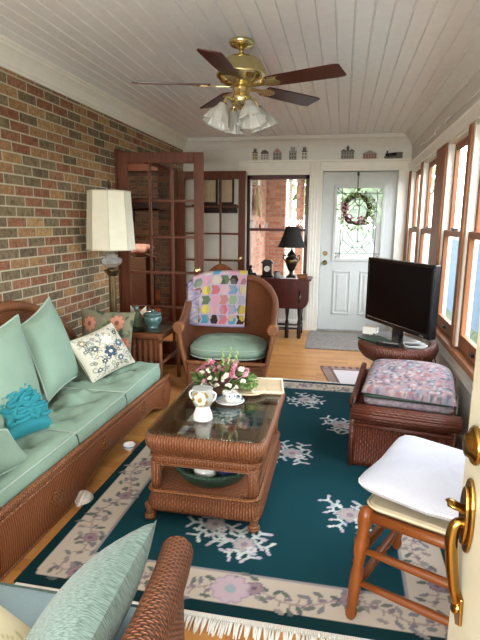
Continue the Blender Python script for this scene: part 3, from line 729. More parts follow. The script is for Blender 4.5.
# ------------------------------------------------------------------ wicker sofa
S = thing('wicker_sofa', 'brown wicker sofa with sage seat cushions along the brick wall', 'sofa', (-1.62, 2.52, 0))
SX, SY0, SY1 = -1.265, 1.53, 3.53
def botz(y):
    t = (y-SY0)/(SY1-SY0)
    return .012+.105*max(0, min(1, (t-.22)/.18))*max(0, min(1, (.93-t)/.14))*(1 if .22 < t < .93 else 0)
def ss(x): x = max(0, min(1, x)); return x*x*(3-2*x)
def botz(y):
    t = (y-SY0)/(SY1-SY0); return .012+.095*ss((t-.30)/.16)*ss((.98-t)/.16)
def topz(y): return .277-.03*(y-SY0)/(SY1-SY0)
m = MB()
m.grid(lambda u, v: (SX+.018*sin(PI*v), SY0+(SY1-SY0)*u, botz(SY0+(SY1-SY0)*u)*(1-v)+topz(SY0+(SY1-SY0)*u)*v), 60, 8)
m.build('front_apron', wicker('wicker_sofa', '#a3623a', '#7f4727', .013, .013, .005, '#2a140b', True, .25), S, solid=.02)
m = MB(); m.tube([(SX+.012, y, topz(y)+.004) for y in np.linspace(SY0, SY1, 30)], .016, 10); m.tube([(SX+.018, y, topz(y)-.028) for y in np.linspace(SY0, SY1, 30)], .009, 8); m.build('braided_rim', M['braid'], S)
m = MB(); m.tube([(SX+.006, y, botz(y)) for y in np.linspace(SY0, SY1, 50)], .009, 8); m.build('lower_rim', M['braid'], S)
for yc in (1.93, 2.43, 2.62+.38, 3.38):
    m = MB(); k = .016
    for i in range(-3, 4):
        for j in range(-3, 4):
            if abs(i)+abs(j) > 3: continue
            zc = topz(yc)*.52+botz(yc)*.48+j*k*.85; yy = yc+i*k
            xs = SX+.031
            m.obox((xs, yy, zc), (.003, 0, 0), (0, .0052, .0035), (0, -.0045, .0045))
    m.build('openwork_diamond', M['braid'], S)
m = MB(); m.box(-2.0, SX-.01, SY0, SY1, .17, .215); m.build('seat_deck', M['wickd'], S)
m = MB(); m.grid(lambda u, v: (-1.9+.6*u, SY1, .03+(.2+.12*(1-u))*v), 8, 8); m.build('side_panel', M['wick'], S, solid=.02)
m = MB()   # legs hidden below the apron
for y in (SY0+.05, SY1-.04):
    for x in (SX-.02, -1.95):
        l = MB(); l.cyl((x, y, 0), (x, y, .2), .022, .026); l.build('leg', M['braid'], S)
def archz(y):
    t = (y-SY0)/(SY1+.07-SY0); return .34+.50*max(0, sin(PI*min(1, max(0, t))))**.5+.05*ss((t-.35)/.3)*ss((1-t)/.4)
m = MB()
def bk_(u, v):
    y = SY0-.02+(SY1+.07-SY0)*u; z = .2+(archz(y)-.2)*v; return (-1.93-.11*v+.02*sin(PI*v), y, z)
m.grid(bk_, 48, 16); m.build('backrest', M['wick'], S, solid=.025)
m = MB(); m.tube([(bk_(u, 1)[0]+.01, bk_(u, 1)[1], bk_(u, 1)[2]) for u in np.linspace(0, 1, 50)], .032, 10); m.build('backrest_rim', M['braid'], S)
def arm_(y0):
    a = MB(); pts = smoothpts([(SX+.0, y0, .52), (-1.4, y0, .545), (-1.7, y0, .55), (-1.92, y0, .56)]); a.tube(pts, .05, 12)
    a.grid(lambda u, v: (SX-.02-.62*u, y0+.0, .03+.49*v), 16, 12); return a
a = arm_(SY0-.02); a.cyl((SX+.005, SY0-.02, .01), (SX+.005, SY0-.02, .5), .02); a.build('armrest', M['wick'], S)
def seat_cushion(y0, y1, x0, x1, zt0, zt1, th, tuft):
    """y0 near, y1 far; tufted top"""
    c = MB(); n = 26
    def top(u, v):
        a, b = 2*u-1, 2*v-1; k = max(0, (1-a**6)*(1-b**6))**.5
        x = x1-(x1-x0)*u; y = y0+(y1-y0)*v; z = zt0+(zt1-zt0)*v
        h = 0
        for tu, tv in tuft:
            d = math.hypot((u-tu)*(x1-x0), (v-tv)*(y1-y0)); h -= .05*math.exp(-(d/.06)**2)+.016*math.exp(-(d/.17)**2)*(.5+.5*cos(7*math.atan2(u-tu, v-tv)))
        for q in (.33, .67): h -= .006*math.exp(-((u-q)/.05)**2)
        h += .012*sin(11*u+5*v+zt0*90)*sin(7*v-3*u)+.006*sin(31*u-9*v)*sin(23*v+6*u)
        return (x, y, z-.03*(1-k)+h*k)
    c.grid(top, n, n)
    def side(w0, w1):
        def g(u, v):
            p = top(w0[0]+(w1[0]-w0[0])*u, w0[1]+(w1[1]-w0[1])*u); bu = .014*sin(PI*v)
            nx_ = (1 if w0[0] == 0 == w1[0] else -1 if w0[0] == 1 == w1[0] else 0); ny_ = (-1 if w0[1] == 0 == w1[1] else 1 if w0[1] == 1 == w1[1] else 0)
            return (p[0]+nx_*bu, p[1]+ny_*bu, p[2]-th*v)
        return g
    for w0, w1 in (((0, 0), (0, 1)), ((0, 1), (1, 1)), ((1, 1), (1, 0)), ((1, 0), (0, 0))): c.grid(side(w0, w1), n, 5)
    e = [top(0, t) for t in np.linspace(0, 1, n+1)]+[top(t, 1) for t in np.linspace(0, 1, n+1)[1:]]+[top(1, 1-t) for t in np.linspace(0, 1, n+1)[1:]]+[top(1-t, 0) for t in np.linspace(0, 1, n+1)[1:-1]]
    return c, e
TF = [(.3, .3), (.3, .7), (.7, .3), (.7, .7), (.5, .5)]
for y0, y1, z0, z1, lab in ((1.57, 2.21, .368, .365, 'sage sofa seat cushion nearest the camera, under the teal pillow'), (2.22, 2.81, .366, .37, 'sage tufted sofa seat cushion in the middle'), (2.82, 3.42, .378, .395, 'sage sofa seat cushion at the end by the side table')):
    c, e = seat_cushion(y0, y1, -1.90, SX-.022, z0, z1, z0-topz(y0)+.008, TF)
    t = thing('seat_cushion', lab, 'cushion', (-1.6, (y0+y1)/2, topz(y0)), 0, 'sofa seat cushions')
    c.build('cushion_body', M['sage'], t, weld=True); q = MB(); q.tube(e, .006, 6, closed=True); q.build('piping', M['sagep'], t)

def pillow_thing(name, label, corners, th, mat, pipe=None, cols=None, n=18, bow=.07, group=None, pw=.5, pr=.006):
    m = MB(); e = m.pillow(*corners, th, bow=bow, n=n, pw=pw)
    ctr = sum((V3(c) for c in corners), Vector())/4; zb = min(c[2] for c in corners)
    t = thing(name, label, 'pillow', (ctr.x, ctr.y, zb), 0, group)
    cc = None
    if cols is not None: cc = np.vstack([cols, cols])
    b = m.build('cover', mat, t, cols=cc, weld=False)
    if pipe: q = MB(); q.tube(e, pr, 6, closed=True); q.build('piping', pipe, t)
    return t
pillow_thing('back_pillow', 'large plain sage pillow standing against the sofa back beside the teal pillow', [(-1.52, 1.88, .37), (-1.58, 2.40, .385), (-1.75, 2.47, .885), (-1.75, 1.97, .80)], .085, M['sagel'], M['sagep'], group='large sage back pillows')
pillow_thing('back_pillow', 'large plain sage pillow on the sofa behind the white floral pillow', [(-1.58, 2.44, .40), (-1.66, 2.95, .40), (-1.86, 2.96, .91), (-1.80, 2.54, .80)], .085, M['sagel'], M['sagep'], group='large sage back pillows')
# printed covers
def cover_cols(n, W, Hh, bg, fn):
    U, Vv = np.meshgrid(np.linspace(0, W, n+1), np.linspace(0, Hh, n+1), indexing='ij'); c = np.zeros(U.shape+(3,), np.float32); c[:] = lin(bg)[:3]
    fn(Paint(U, Vv, c)); return c.reshape(-1, 3)
def white_print(p):
    for i in range(130): p.disc(R.uniform(.02, .41), R.uniform(.02, .41), R.uniform(.004, .009), R.choice(['#9aa79a', '#a99c86', '#7f8f97', '#c3b28f']))
    for i in range(34):
        x, y, a = R.uniform(.04, .39), R.uniform(.04, .39), R.uniform(0, 6); p.stroke([(x+.02*cos(a+t), y+.02*sin(a+t)) for t in np.linspace(0, 3, 8)], .003, R.choice(['#56645f', '#8a8f7c', '#39424f']))
    for i in range(46): x, y, r = R.uniform(.03, .4), R.uniform(.03, .4), R.uniform(.010, .017); p.disc(x, y, r, R.choice(['#3c4a57', '#5d6b6f', '#777d6c', '#8f8468'])); p.disc(x, y, r*.55, R.choice(['#c6c2b0', '#8fa0a6', '#b3a27c']))
    for x, y, r, c, e in ((.22, .20, .05, '#44566a', '#1c2631'), (.33, .24, .036, '#557083', '#2f3d49'), (.25, .31, .055, '#e6e2d2', '#a9a48e'), (.12, .27, .028, '#5c6264', '#353a40'), (.28, .11, .03, '#5b6f7b', '#353f47'), (.14, .14, .024, '#39434e', '#6a7279'), (.37, .12, .022, '#8d97a0', '#545c66'), (.2, .09, .02, '#9aa78a', '#6b755c'), (.36, .34, .024, '#4b545c', '#2d343c'), (.07, .36, .03, '#9d937d', '#5e574b'), (.08, .08, .022, '#5d6a74', '#39424b')): p.flower(x, y, r, c, '#e3dcc0', 6, e)
N2 = 110
pillow_thing('throw_pillow', 'white throw pillow printed with small blue and grey flowers', [(-1.55, 2.90, .36), (-1.42, 3.31, .40), (-1.57, 3.26, .70), (-1.70, 2.85, .64)], .075, attr('white_print'), M['leafd'], cover_cols(N2, .43, .43, '#c6c2b0', white_print), N2, pr=.003)
def dark_print(p):
    for i in range(60): p.disc(R.uniform(0, .45), R.uniform(0, .38), R.uniform(.015, .035), R.choice(['#5d6450', '#6b7059', '#888468', '#4a5343']), R.uniform(.008, .015), R.uniform(0, 3))
    for x, y, r in ((.10, .27, .06), (.33, .29, .06), (.2, .1, .05), (.40, .14, .045)): p.flower(x, y, r, R.choice(['#b9785f', '#c08a70']), '#8e5747', 8, '#9b6752')
pillow_thing('throw_pillow', 'dark olive throw pillow with coral flowers leaning under the lamp', [(-1.91, 3.42, .37), (-1.50, 3.41, .36), (-1.49, 3.50, .735), (-1.94, 3.51, .745)], .07, attr('olive_print'), None, cover_cols(N2, .45, .38, '#7a7862', dark_print), N2)
TL4 = [(-1.50, 1.97, .365), (-1.44, 2.28, .335), (-1.60, 2.27, .55), (-1.66, 1.97, .58)]
t = pillow_thing('throw_pillow', 'teal satin throw pillow covered in ruffled petals', TL4, .065, M['teal'], None, n=14)
cs = [V3(c) for c in TL4]
nn = (cs[1]-cs[0]).cross(cs[3]-cs[0]).normalized(); m = MB()
for i in range(7):
    for j in range(9):
        u, v = .13+.12*i+R.uniform(-.03, .03), .28+.075*j+R.uniform(-.02, .02)
        k = max(0, (1-(2*u-1)**2)*(1-(2*v-1)**2))**.5
        p = (cs[0]*(1-u)+cs[1]*u)*(1-v)+(cs[3]*(1-u)+cs[2]*u)*v+nn*(.065*k+.004)
        ex = ((cs[1]-cs[0]).normalized()*cos(R.uniform(0, 1.2))+(cs[3]-cs[0]).normalized()*R.uniform(-.8, .8)).normalized(); ey = ex.cross(nn)
        L, W = R.uniform(.020, .027), R.uniform(.011, .015)
        m.grid(lambda a, b: p+ex*L*(2*a-1)+ey*W*(2*b-1)*(1-(2*a-1)**2)**.5+nn*(.010*(1-(2*b-1)**2)+.022*a*a), 5, 4)
m.build('ruffles', M['teal'], t)
def beige_print(p):
    for i in range(40): p.disc(R.uniform(0, .4), R.uniform(0, .4), .02, R.choice(['#b7a880', '#a79a78', '#d6cba8']), .01, R.uniform(0, 3))
pillow_thing('throw_pillow', 'beige patterned throw pillow behind the small sage pillow', [(-1.60, 1.60, .36), (-1.40, 1.86, .36), (-1.45, 1.83, .62), (-1.68, 1.58, .70)], .06, attr('beige_print'), None, cover_cols(30, .4, .4, '#cdbf9d', beige_print), 30)
pillow_thing('throw_pillow', 'small plain sage pillow at the near end of the sofa', [(-1.36, 1.52, .37), (-1.335, 1.90, .335), (-1.40, 1.84, .50), (-1.46, 1.5, .62)], .05, M['sage'], M['sagep'])
# shells on the floor by the sofa
for i, (x, y, lab, mt_) in enumerate(((-1.225, 2.15, 'pale scallop shell on the floor under the sofa apron', M['shell']), (-1.235, 2.74, 'blue and white china bowl on the floor by the sofa apron', M['china']))):
    if i == 0:
        t = thing('sea_shell', lab, 'shell', (x, y, 0)); m = MB(); m.grid(lambda u, v: (x+.045*(2*u-1)*sin(PI*v)**.6, y-.06+.12*v, .008+.045*sin(PI*v)*(1-(2*u-1)**2)**.5+.003*sin(26*u)), 26, 10); m.build('valve', mt_, t, solid=.004)
        m = MB(); m.ball((x, y-.055, .012), .014, .012, .011); m.build('hinge_knob', mt_, t)
    else:
        t = thing('china_bowl', lab, 'bowl', (x, y, 0)); m = MB(); m.lathe([(.014, 0), (.015, .005), (.023, .01), (.034, .027), (.038, .046), (.035, .046), (.03, .028), (.0, .012)], (x, y, 0)); m.build('bowl', mt_, t)
        m = MB(); m.tube([(x+.0375*cos(a), y+.0375*sin(a), .037) for a in np.linspace(0, 2*PI, 24, endpoint=False)], .004, 6, closed=True); m.build('blue_band', M['blued'], t)

# ------------------------------------------------------------------ coffee table
CT = thing('coffee_table', 'two-tier wicker coffee table with glass top on the rug', 'coffee table', (-.57, 2.44, 0.012))
tx0, tx1, ty0, ty1 = -.862, -.282, 2.03, 2.88
m = MB(); m.rring(tx0, tx1, ty0, ty1, [(-.075, .40), (-.075, .438), (-.05, .446), (-.025, .444), (-.004, .432), (.0, .41), (-.004, .385), (-.022, .36), (-.036, .342), (-.038, .335), (-.03, .33), (-.034, .31), (-.036, .296), (-.05, .296), (-.06, .32), (-.06, .4)], .07, 7); m.build('top_frame', M['wickt'], CT)
m = MB(); m.rring(tx0, tx1, ty0, ty1, [(-.03, .328), (-.022, .334), (-.026, .342)], .07, 7); m.rring(tx0, tx1, ty0, ty1, [(-.035, .29), (-.026, .295), (-.03, .304)], .07, 7); m.build('braided_band', M['braid'], CT)
m = MB(); m.rslab(tx0+.012, tx1-.012, ty0+.012, ty1-.012, .447, .456, .06, .003); m.build('glass_top', M['g_tab'], CT)
sx0, sx1, sy0, sy1 = -.842, -.312, 2.045, 2.865
m = MB(); m.rring(sx0, sx1, sy0, sy1, [(-.03, .168), (-.012, .166), (.0, .152), (-.006, .14), (.004, .12), (.012, .085), (.008, .072), (-.01, .072), (-.012, .12), (-.03, .15)], .05, 6); m.build('shelf_apron', M['wickt'], CT)
m = MB(); m.rring(sx0, sx1, sy0, sy1, [(-.006, .155), (.006, .162), (.004, .172), (-.008, .172)], .05, 6); m.build('braided_band', M['braid'], CT)
m = MB(); m.rslab(sx0+.02, sx1-.02, sy0+.02, sy1-.02, .148, .163, .04, .002); m.build('shelf', wicker('wicker_shelf', '#a0684a', '#835238', .012, .024), CT)
m = MB()
for k in (1, 2): y = ty0+(ty1-ty0)*k/3; m.cyl((tx0+.06, y, .40), (tx1-.06, y, .40), .012)
for k in (1, 2): x = tx0+(tx1-tx0)*k/3; m.cyl((x, ty0+.06, .41), (x, ty1-.06, .41), .008)
m.build('cross_rails', M['braid'], CT)
for sx in (0, 1):
    for sy in (0, 1):
        x, y = (sx0+.035, sx1-.035)[sx], (sy0+.04, sy1-.04)[sy]
        m = MB(); m.tube([(x, y, .16), (x, y, .2), (x, y, .31)], [.02, .024, .027], 12); m.build('post', M['wickt'], CT)
        m = MB(); m.lathe([(.018, .012), (.026, .018), (.029, .032), (.022, .046), (.016, .054), (.022, .064), (.026, .09)], (x+(-.026, .012)[sx], y-(.02, -.01)[sy], 0), 16); m.build('foot', M['braid'], CT)

# ------------------------------------------------------------------ end table
ET = thing('end_table', 'wicker end table with glass top between sofa and armchair', 'side table', (-1.70, 4.08, 0))
ex0, ex1, ey0, ey1, ez = -2.02, -1.40, 3.80, 4.32, .505
m = MB(); m.rring(ex0, ex1, ey0, ey1, [(-.04, ez), (-.01, ez), (.004, ez-.015), (.004, ez-.04), (-.01, ez-.055), (-.04, ez-.055)], .03, 5, closed=True); m.build('top_frame', M['wick'], ET)
m = MB(); m.box(ex0+.035, ex1-.035, ey0+.035, ey1-.035, ez-.04, ez-.025); m.build('woven_top', M['wickd'], ET)
m = MB(); m.rslab(ex0+.015, ex1-.015, ey0+.015, ey1-.015, ez+.001, ez+.008, .03, .002); m.build('glass_top', M['g_tab'], ET)
for x in (ex0+.03, ex1-.02):
    for y in (ey0+.02, ey1-.03): m = MB(); m.cyl((x, y, 0), (x, y, ez-.03), .017); m.ball((x, y, ez-.06), .024, .024, .03); m.build('leg', M['braid'], ET)
m = MB(); m.grid(lambda u, v: (ex0+.05+(ex1-ex0-.09)*u, ey0+.025+.006*cos(u*2*PI*11), .2+.25*v), 88, 4); m.build('front_panel', M['wick'], ET, solid=.008)
for y in (ey0+.02, ey1-.03): m = MB(); m.cyl((ex0+.03, y, .19), (ex1-.02, y, .19), .014); m.build('stretcher', M['braid'], ET)
for x in (ex0+.03, ex1-.02): m = MB(); m.cyl((x, ey0+.02, .25), (x, ey1-.03, .25), .014); m.build('stretcher', M['braid'], ET)

# ------------------------------------------------------------------ far armchair
AC = lthing('wicker_armchair', 'barrel wicker armchair with sage seat facing the coffee table', 'armchair', (-.92, 4.21, 0), math.radians(5))
def ac_path(t):            # horseshoe, 0 = its right arm front, 1 = left arm front; front is -y
    a = PI*(1.5-0.0)  # unused
    s = 2*t-1
    if abs(s) > .62:
        k = (abs(s)-.62)/.38; x = .385+.0*k; y = .06-.36*k; return (math.copysign(x-.0*k, s), y)
    a = s/.62*PI/2; return (.385*sin(a), .06+.26*cos(a))
def ac_top(t):
    s = abs(2*t-1); return .565+.335*(1-ss((s-.14)/.78)) 
def ac_pt(t, v):
    x, y = ac_path(t); z0, z1 = .03, ac_top(t); z = z0+(z1-z0)*v
    s = abs(2*t-1); fl = .77+.20*ss(v*1.05)
    yy = y if y < 0 else y*(.82+.22*v)
    return (x*fl*1.03, yy+(.03*(1-v) if s > .9 else 0), z)
m = MB(); m.grid(ac_pt, 60, 18); m.build('shell', M['wick'], AC, solid=.03)
m = MB(); m.tube([(ac_pt(t, 1)[0], ac_pt(t, 1)[1], ac_pt(t, 1)[2]) for t in np.linspace(0.0, 1.0, 64)], .034, 12); m.build('rolled_rim', M['wick'], AC)
for e_ in (0, 1):
    x, y, z = ac_pt(e_, 1)
    m = MB(); m.tube([(x, y+.03, z-.01), (x, y-.03, z-.01), (x, y-.036, z-.01)], [.048, .048, .036], 18); m.build('arm_scroll', M['braid'], AC)
    m = MB(); m.tube([(ac_pt(e_, v)[0], ac_pt(e_, v)[1]-.01, ac_pt(e_, v)[2]) for v in np.linspace(0, .95, 14)], .02, 10); m.build('arm_front', M['braid'], AC)
m = MB(); m.grid(lambda u, v: ((-.32+.64*u), -.305+.012*cos((2*u-1)*PI/2), .03+.225*v), 30, 8); m.build('front_skirt', M['wick'], AC, solid=.02)
m = MB(); m.tube([(-.33+.66*u, -.31, .262) for u in np.linspace(0, 1, 12)], .018, 10); m.build('seat_rail', M['braid'], AC)
m = MB(); m.box(-.30, .30, -.29, .24, .22, .262); m.build('seat_deck', M['wickd'], AC)
t = lthing('seat_cushion', 'thick rounded sage cushion on the barrel wicker armchair', 'cushion', (-.92, 4.20, .265), math.radians(5))
m = MB()
def acc(sg):
    def g(u, v):
        a = 2*PI*u; r = sin(PI/2*v); k = (abs(cos(a))**4+abs(sin(a))**4)**-.25
        rx, ry = .325, .285
        h = .062*(1-r**7)**.5
        if sg > 0:
            h += .034*(1-r*r)
            for tx, ty in ((.11, -.08), (-.11, -.08), (.1, .1), (-.1, .1)):
                h -= .02*math.exp(-(((rx*k*r*cos(a)-tx)/.045)**2+((ry*k*r*sin(a)-ty)/.045)**2))
        return (rx*min(k, 1.14)*r*cos(a), -.01+ry*min(k, 1.14)*r*sin(a), .07+sg*h)
    return g
m.grid(acc(1), 48, 14, cu=True); m.grid(acc(-1), 48, 14, cu=True, flip=True); m.build('cushion_body', M['sage'], t)
m = MB()
for z in (.095, .03): m.tube([(acc(1)(u, 1)[0]*.985, acc(1)(u, 1)[1]*.985, z) for u in np.linspace(0, 1, 48, endpoint=False)], .006, 6, closed=True)
m.build('piping', M['sagep'], t)
# quilt over the chair back (patchwork of arrow-tailed hexagons) and the lilac quilt beneath it
def drape(x0, x1, zb, yf, nx_, ny_, off, name, label, patch, mat):
    """front bottom -> over the back rim -> a little down behind; local chair coordinates"""
    q = lthing(name, label, 'quilt', (-.92, 4.21, zb), math.radians(5))
    def fn(u, v):
        x = x0+(x1-x0)*u; s = v
        rimy = .06+.275*math.sqrt(max(.02, 1-(x/.40)**2)); top = .935+off-.05*(abs(x)/.36)**4
        if s < .80:
            k = s/.80; z = zb+(top-zb)*k; y = (yf+(rimy-.045-off-yf)*k**1.2)-.012*sin(9*x+2)*(1-k)
        else:
            k = (s-.8)/.2; z = top+.012*sin(PI*k)-.16*max(0, k-.35); y = rimy-.045-off+k*.15
        return (x, y, z-zb)
    m = MB(); W, L = x1-x0, (.94-zb)/.8; m.grid(fn, nx_, ny_, uvf=lambda u, v: (u*W, v*L))
    U, Vv = np.meshgrid(np.linspace(0, W, nx_+1), np.linspace(0, L, ny_+1), indexing='ij'); cl = np.zeros(U.shape+(3,), np.float32); patch(U, Vv, cl)
    m.build('quilt_top', mat, q, cols=cl.reshape(-1, 3), solid=.012)
    m = MB(); m.tube([fn(u, 0) for u in np.linspace(0, 1, 30)], .009, 8); m.build('binding', M['lil'], q)
    return q
M['lil'] = fabric('lilac_binding', '#857e99')
def patchwork(U, Vv, cl):
    cl[:] = lin('#a593a0')[:3]
    pal = ['#cf9f2c', '#4a8196', '#b55f6a', '#56684f', '#b98793', '#97a06c', '#352521', '#b39a9c', '#c4ae4f', '#6a6f66', '#a66f6c', '#7d8f72', '#b3a597', '#8a8794']
    rp = random.Random(4); p = .0795
    for j in range(9):
        for i in range(8):
            cx, cy = (i+.5)*p-(0 if j % 2 else .0), (j+.5)*p*1.02+.012; c = lin(pal[rp.randrange(len(pal))])[:3]; c2 = lin(pal[rp.randrange(len(pal))])[:3]
            dx, dy = U-cx, Vv-cy; ar = (np.abs(dy) < p*.455) & (dx-.45*np.abs(dy) > -p*.5) & (dx+.45*np.abs(dy) < p*.49)
            if (i+j) % 2: ar = (np.abs(dy) < p*.455) & (dx+.45*np.abs(dy) > -p*.34) & (dx+.6*np.abs(dy) < p*.5)
            cl[ar] = c; sp = ar & (np.sin(U*700)*np.sin(Vv*700) > .55); cl[sp] = c2
def lilac(U, Vv, cl):
    cl[:] = lin('#8c8599')[:3]; f = np.sin(U*70+3*np.sin(Vv*40))*np.sin(Vv*62); cl[f > .5] = lin('#a79d8f')[:3]; cl[f < -.55] = lin('#746a80')[:3]
drape(-.388, -.29, .52, .02, 20, 60, .0, 'folded_quilt', 'lilac print quilt hanging behind the patchwork quilt on the armchair', lilac, attr('quilt_lilac'))
drape(-.352, .118, .50, .07, 100, 120, .02, 'patchwork_quilt', 'colourful patchwork quilt draped over the back of the wicker armchair', patchwork, attr('quilt_patch'))

# ------------------------------------------------------------------ wooden chair behind the armchair
WC = lthing('wooden_chair', 'wooden chair with arched back standing behind the quilted armchair', 'chair', (-1.22, 5.35, 0), math.radians(180))
m = MB(); m.rslab(-.2, .2, -.2, .2, .43, .46, .06, .008); m.build('seat', M['oak'], WC)
for sx in (-1, 1):
    m = MB(); m.tube([(sx*.17, -.17, 0), (sx*.155, -.155, .43)], [.016, .02], 10); m.build('leg', M['oak'], WC)
    m = MB(); m.tube([(sx*.18, .20, 0), (sx*.165, .18, .45), (sx*.17, .21, .86)], [.017, .02, .016], 10); m.build('leg', M['oak'], WC)
m = MB(); m.grid(lambda u, v: (-.17+.34*u, .21, .82+.08*sin(PI*u)+.075*v*(.6+.4*sin(PI*u))), 20, 4); m.build('crest_rail', M['oak'], WC, solid=.022)
for k in range(4): x = -.09+.06*k; m = MB(); m.cyl((x, .185, .46), (x*1.1, .21, .86), .008); m.build('spindle', M['oak'], WC)
m = MB(); m.box(-.155, .155, -.17, -.15, .22, .245); m.build('stretcher', M['oak'], WC)

# ------------------------------------------------------------------ drop-leaf table
GT = thing('drop_leaf_table', 'dark mahogany drop-leaf table under the porch window', 'table', (-.78, 6.3, 0))
gx0, gx1, gy0, gy1, gz = -1.22, -.34, 6.10, 6.50, .735
m = MB(); m.box(gx0, gx1, gy0, gy1, gz-.022, gz); m.build('tabletop', M['drkw'], GT, bevel=.006)
m = MB(); pl = [(gx0, 0)]+[(gx1-.02, 0)]+[(gx1-.02, -.22)]+[(gx1-.02-.10*(1-cos(a)), -.22-.13*sin(a)) for a in np.linspace(0.1, PI/2, 8)]+[(gx0+.1, -.35)]+[(gx0+.1*(1-sin(a)), -.22-.13*cos(a)) for a in np.linspace(0.1, PI/2, 8)]
m.prism([(x, gy0-.02, gz-.012+z) for x, z in pl], (0, .018, 0)); m.build('drop_leaf', M['drkw'], GT, bevel=.004)
m = MB(); pl2 = [(0, 0), (.36, 0), (.36, -.2), (.33, -.3), (.24, -.35), (.1, -.35), (.03, -.3), (0, -.2)]; 
m.box(gx0+.1, gx1-.1, gy0+.05, gy1-.05, gz-.14, gz-.022); m.build('frame_apron', M['drkw'], GT)
turn = [(.016, 0), (.026, .02), (.02, .05), (.024, .06), (.024, .14), (.016, .15), (.026, .19), (.014, .24), (.022, .31), (.028, .38), (.016, .43), (.024, .45), (.024, .60)]
for x, y in ((gx0+.13, gy0+.08), (gx1-.13, gy0+.08), (gx0+.13, gy1-.08), (gx1-.13, gy1-.08), (-.62, gy0+.02), (-.47, gy0+.0)): m = MB(); m.lathe(turn, (x, y, 0), 14); m.build('leg', M['ebony'], GT)
for a_, b_ in (((gx0+.13, gy0+.08), (gx1-.13, gy0+.08)), ((gx0+.13, gy1-.08), (gx1-.13, gy1-.08)), ((-.62, gy0+.02), (gx0+.13, gy0+.08)), ((gx1-.13, gy0+.08), (gx1-.13, gy1-.08)), ((gx0+.13, gy0+.08), (gx0+.13, gy1-.08))):
    m = MB(); m.tube([(a_[0], a_[1], .11), ((a_[0]+b_[0])/2, (a_[1]+b_[1])/2, .11), (b_[0], b_[1], .11)], [.012, .018, .012], 10); m.build('stretcher', M['ebony'], GT)

# ------------------------------------------------------------------ television and its wicker table
TT = thing('wicker_tv_table', 'round dark wicker table carrying the television', 'side table', (.445, 3.86, 0))
tc = (.445, 3.86, 0)
prof = [(.0, .535), (.235, .535), (.25, .545), (.275, .545), (.292, .53), (.297, .50), (.288, .465), (.262, .43), (.225, .41), (.2, .405), (.0, .405)]
m = MB(); m.lathe(prof, tc, 44, rx=.98, ry=1.12); m.build('rolled_top', M['wickd'], TT)
m = MB(); m.lathe([(.0, .537), (.24, .537), (.243, .541), (.24, .545), (0, .545)], tc, 44, rx=.98, ry=1.1); m.build('glass_top', M['g_tab'], TT)
for a in (PI*.25, PI*.75, PI*1.25, PI*1.75):
    m = MB(); m.tube([(tc[0]+.2*cos(a), tc[1]+.24*sin(a), 0), (tc[0]+.18*cos(a), tc[1]+.22*sin(a), .2), (tc[0]+.17*cos(a), tc[1]+.2*sin(a), .42)], [.018, .016, .02], 10); m.build('leg', M['wickd'], TT)
m = MB(); m.lathe([(0, .14), (.19, .14), (.2, .15), (.19, .165), (0, .165)], tc, 30, ry=1.1); m.build('lower_shelf', M['wickd'], TT)
dirv = Vector((.61-.225, 3.5-4.25, 0)); tvw = dirv.length; ang = math.atan2(dirv.y, dirv.x)
TV = lthing('television', 'black flat-screen television on the round wicker table', 'television', (.418, 3.875, .546), ang)
h2 = tvw/2
m = MB(); m.box(-h2, h2, -.0, .05, .085, .59); m.build('body', M['blk'], TV, bevel=.008)
m = MB(); m.box(-h2+.02, h2-.02, -.004, .0, .115, .575); m.build('screen', M['scr'], TV)
m = MB()
for a0, a1, b0, b1 in ((-h2, -h2+.022, .085, .59), (h2-.022, h2, .085, .59), (-h2, h2, .57, .59), (-h2, h2, .085, .117)): m.box(a0, a1, -.009, .0, b0, b1)
m.build('bezel', M['blk'], TV, bevel=.003)
m = MB(); m.box(-h2+.08, h2-.08, .05, .085, .15, .5); m.build('rear_housing', M['blk'], TV, bevel=.015)
m = MB(); m.box(-.05, .05, .01, .05, .008, .1); m.build('neck', M['blk'], TV, bevel=.006)
m = MB(); m.rslab(-.22, .22, -.075, .125, 0, .012, .06, .003); m.build('stand_base', M['blk'], TV)
m = MB(); m.obox((h2-.08, -.011, .10), (.02, 0, 0), (0, .001, 0), (0, 0, .003)); m.build('maker_badge', M['silver'], TV)
t = thing('remote_control', 'slim black remote lying on the television table', 'remote', (.36, 3.66, .546)); m = MB(); m.obox((.36, 3.66, .556), (.08, -.03, 0), (.008, .02, 0), (0, 0, .009)); m.build('case', M['blk'], t, bevel=.004)
m = MB(); m.obox((.375, 3.655, .566), (.05, -.019, 0), (.005, .013, 0), (0, 0, .001)); m.build('keypad', M['grey'], t)
t = thing('magazine', 'dark green magazine under the television on the wicker table', 'magazine', (.30, 3.79, .546)); m = MB(); m.obox((.30, 3.80, .551), (.07, .05, 0), (-.08, .10, 0), (0, 0, .005)); m.build('cover', M['dkgreen'], t)
t = thing('paper_carton', 'small white carton behind the television foot', 'box', (.24, 4.06, .546)); m = MB(); m.obox((.255, 4.04, .573), (.05, -.02, 0), (.012, .03, 0), (0, 0, .027)); m.build('carton', M['china'], t, bevel=.003)
m = MB(); m.obox((.255, 4.04, .602), (.046, -.018, 0), (.010, .026, 0), (0, 0, .002)); m.build('lid', M['paper'], t)
t = thing('glass_tray', 'small clear tray at the near edge of the television table', 'tray', (.53, 3.66, .546)); m = MB(); m.rring(.47, .61, 3.60, 3.72, [(-.01, .548), (0, .55), (.006, .566), (.0, .566), (-.006, .553), (-.06, .552)], .03); m.build('dish', M['g_jar'], t)

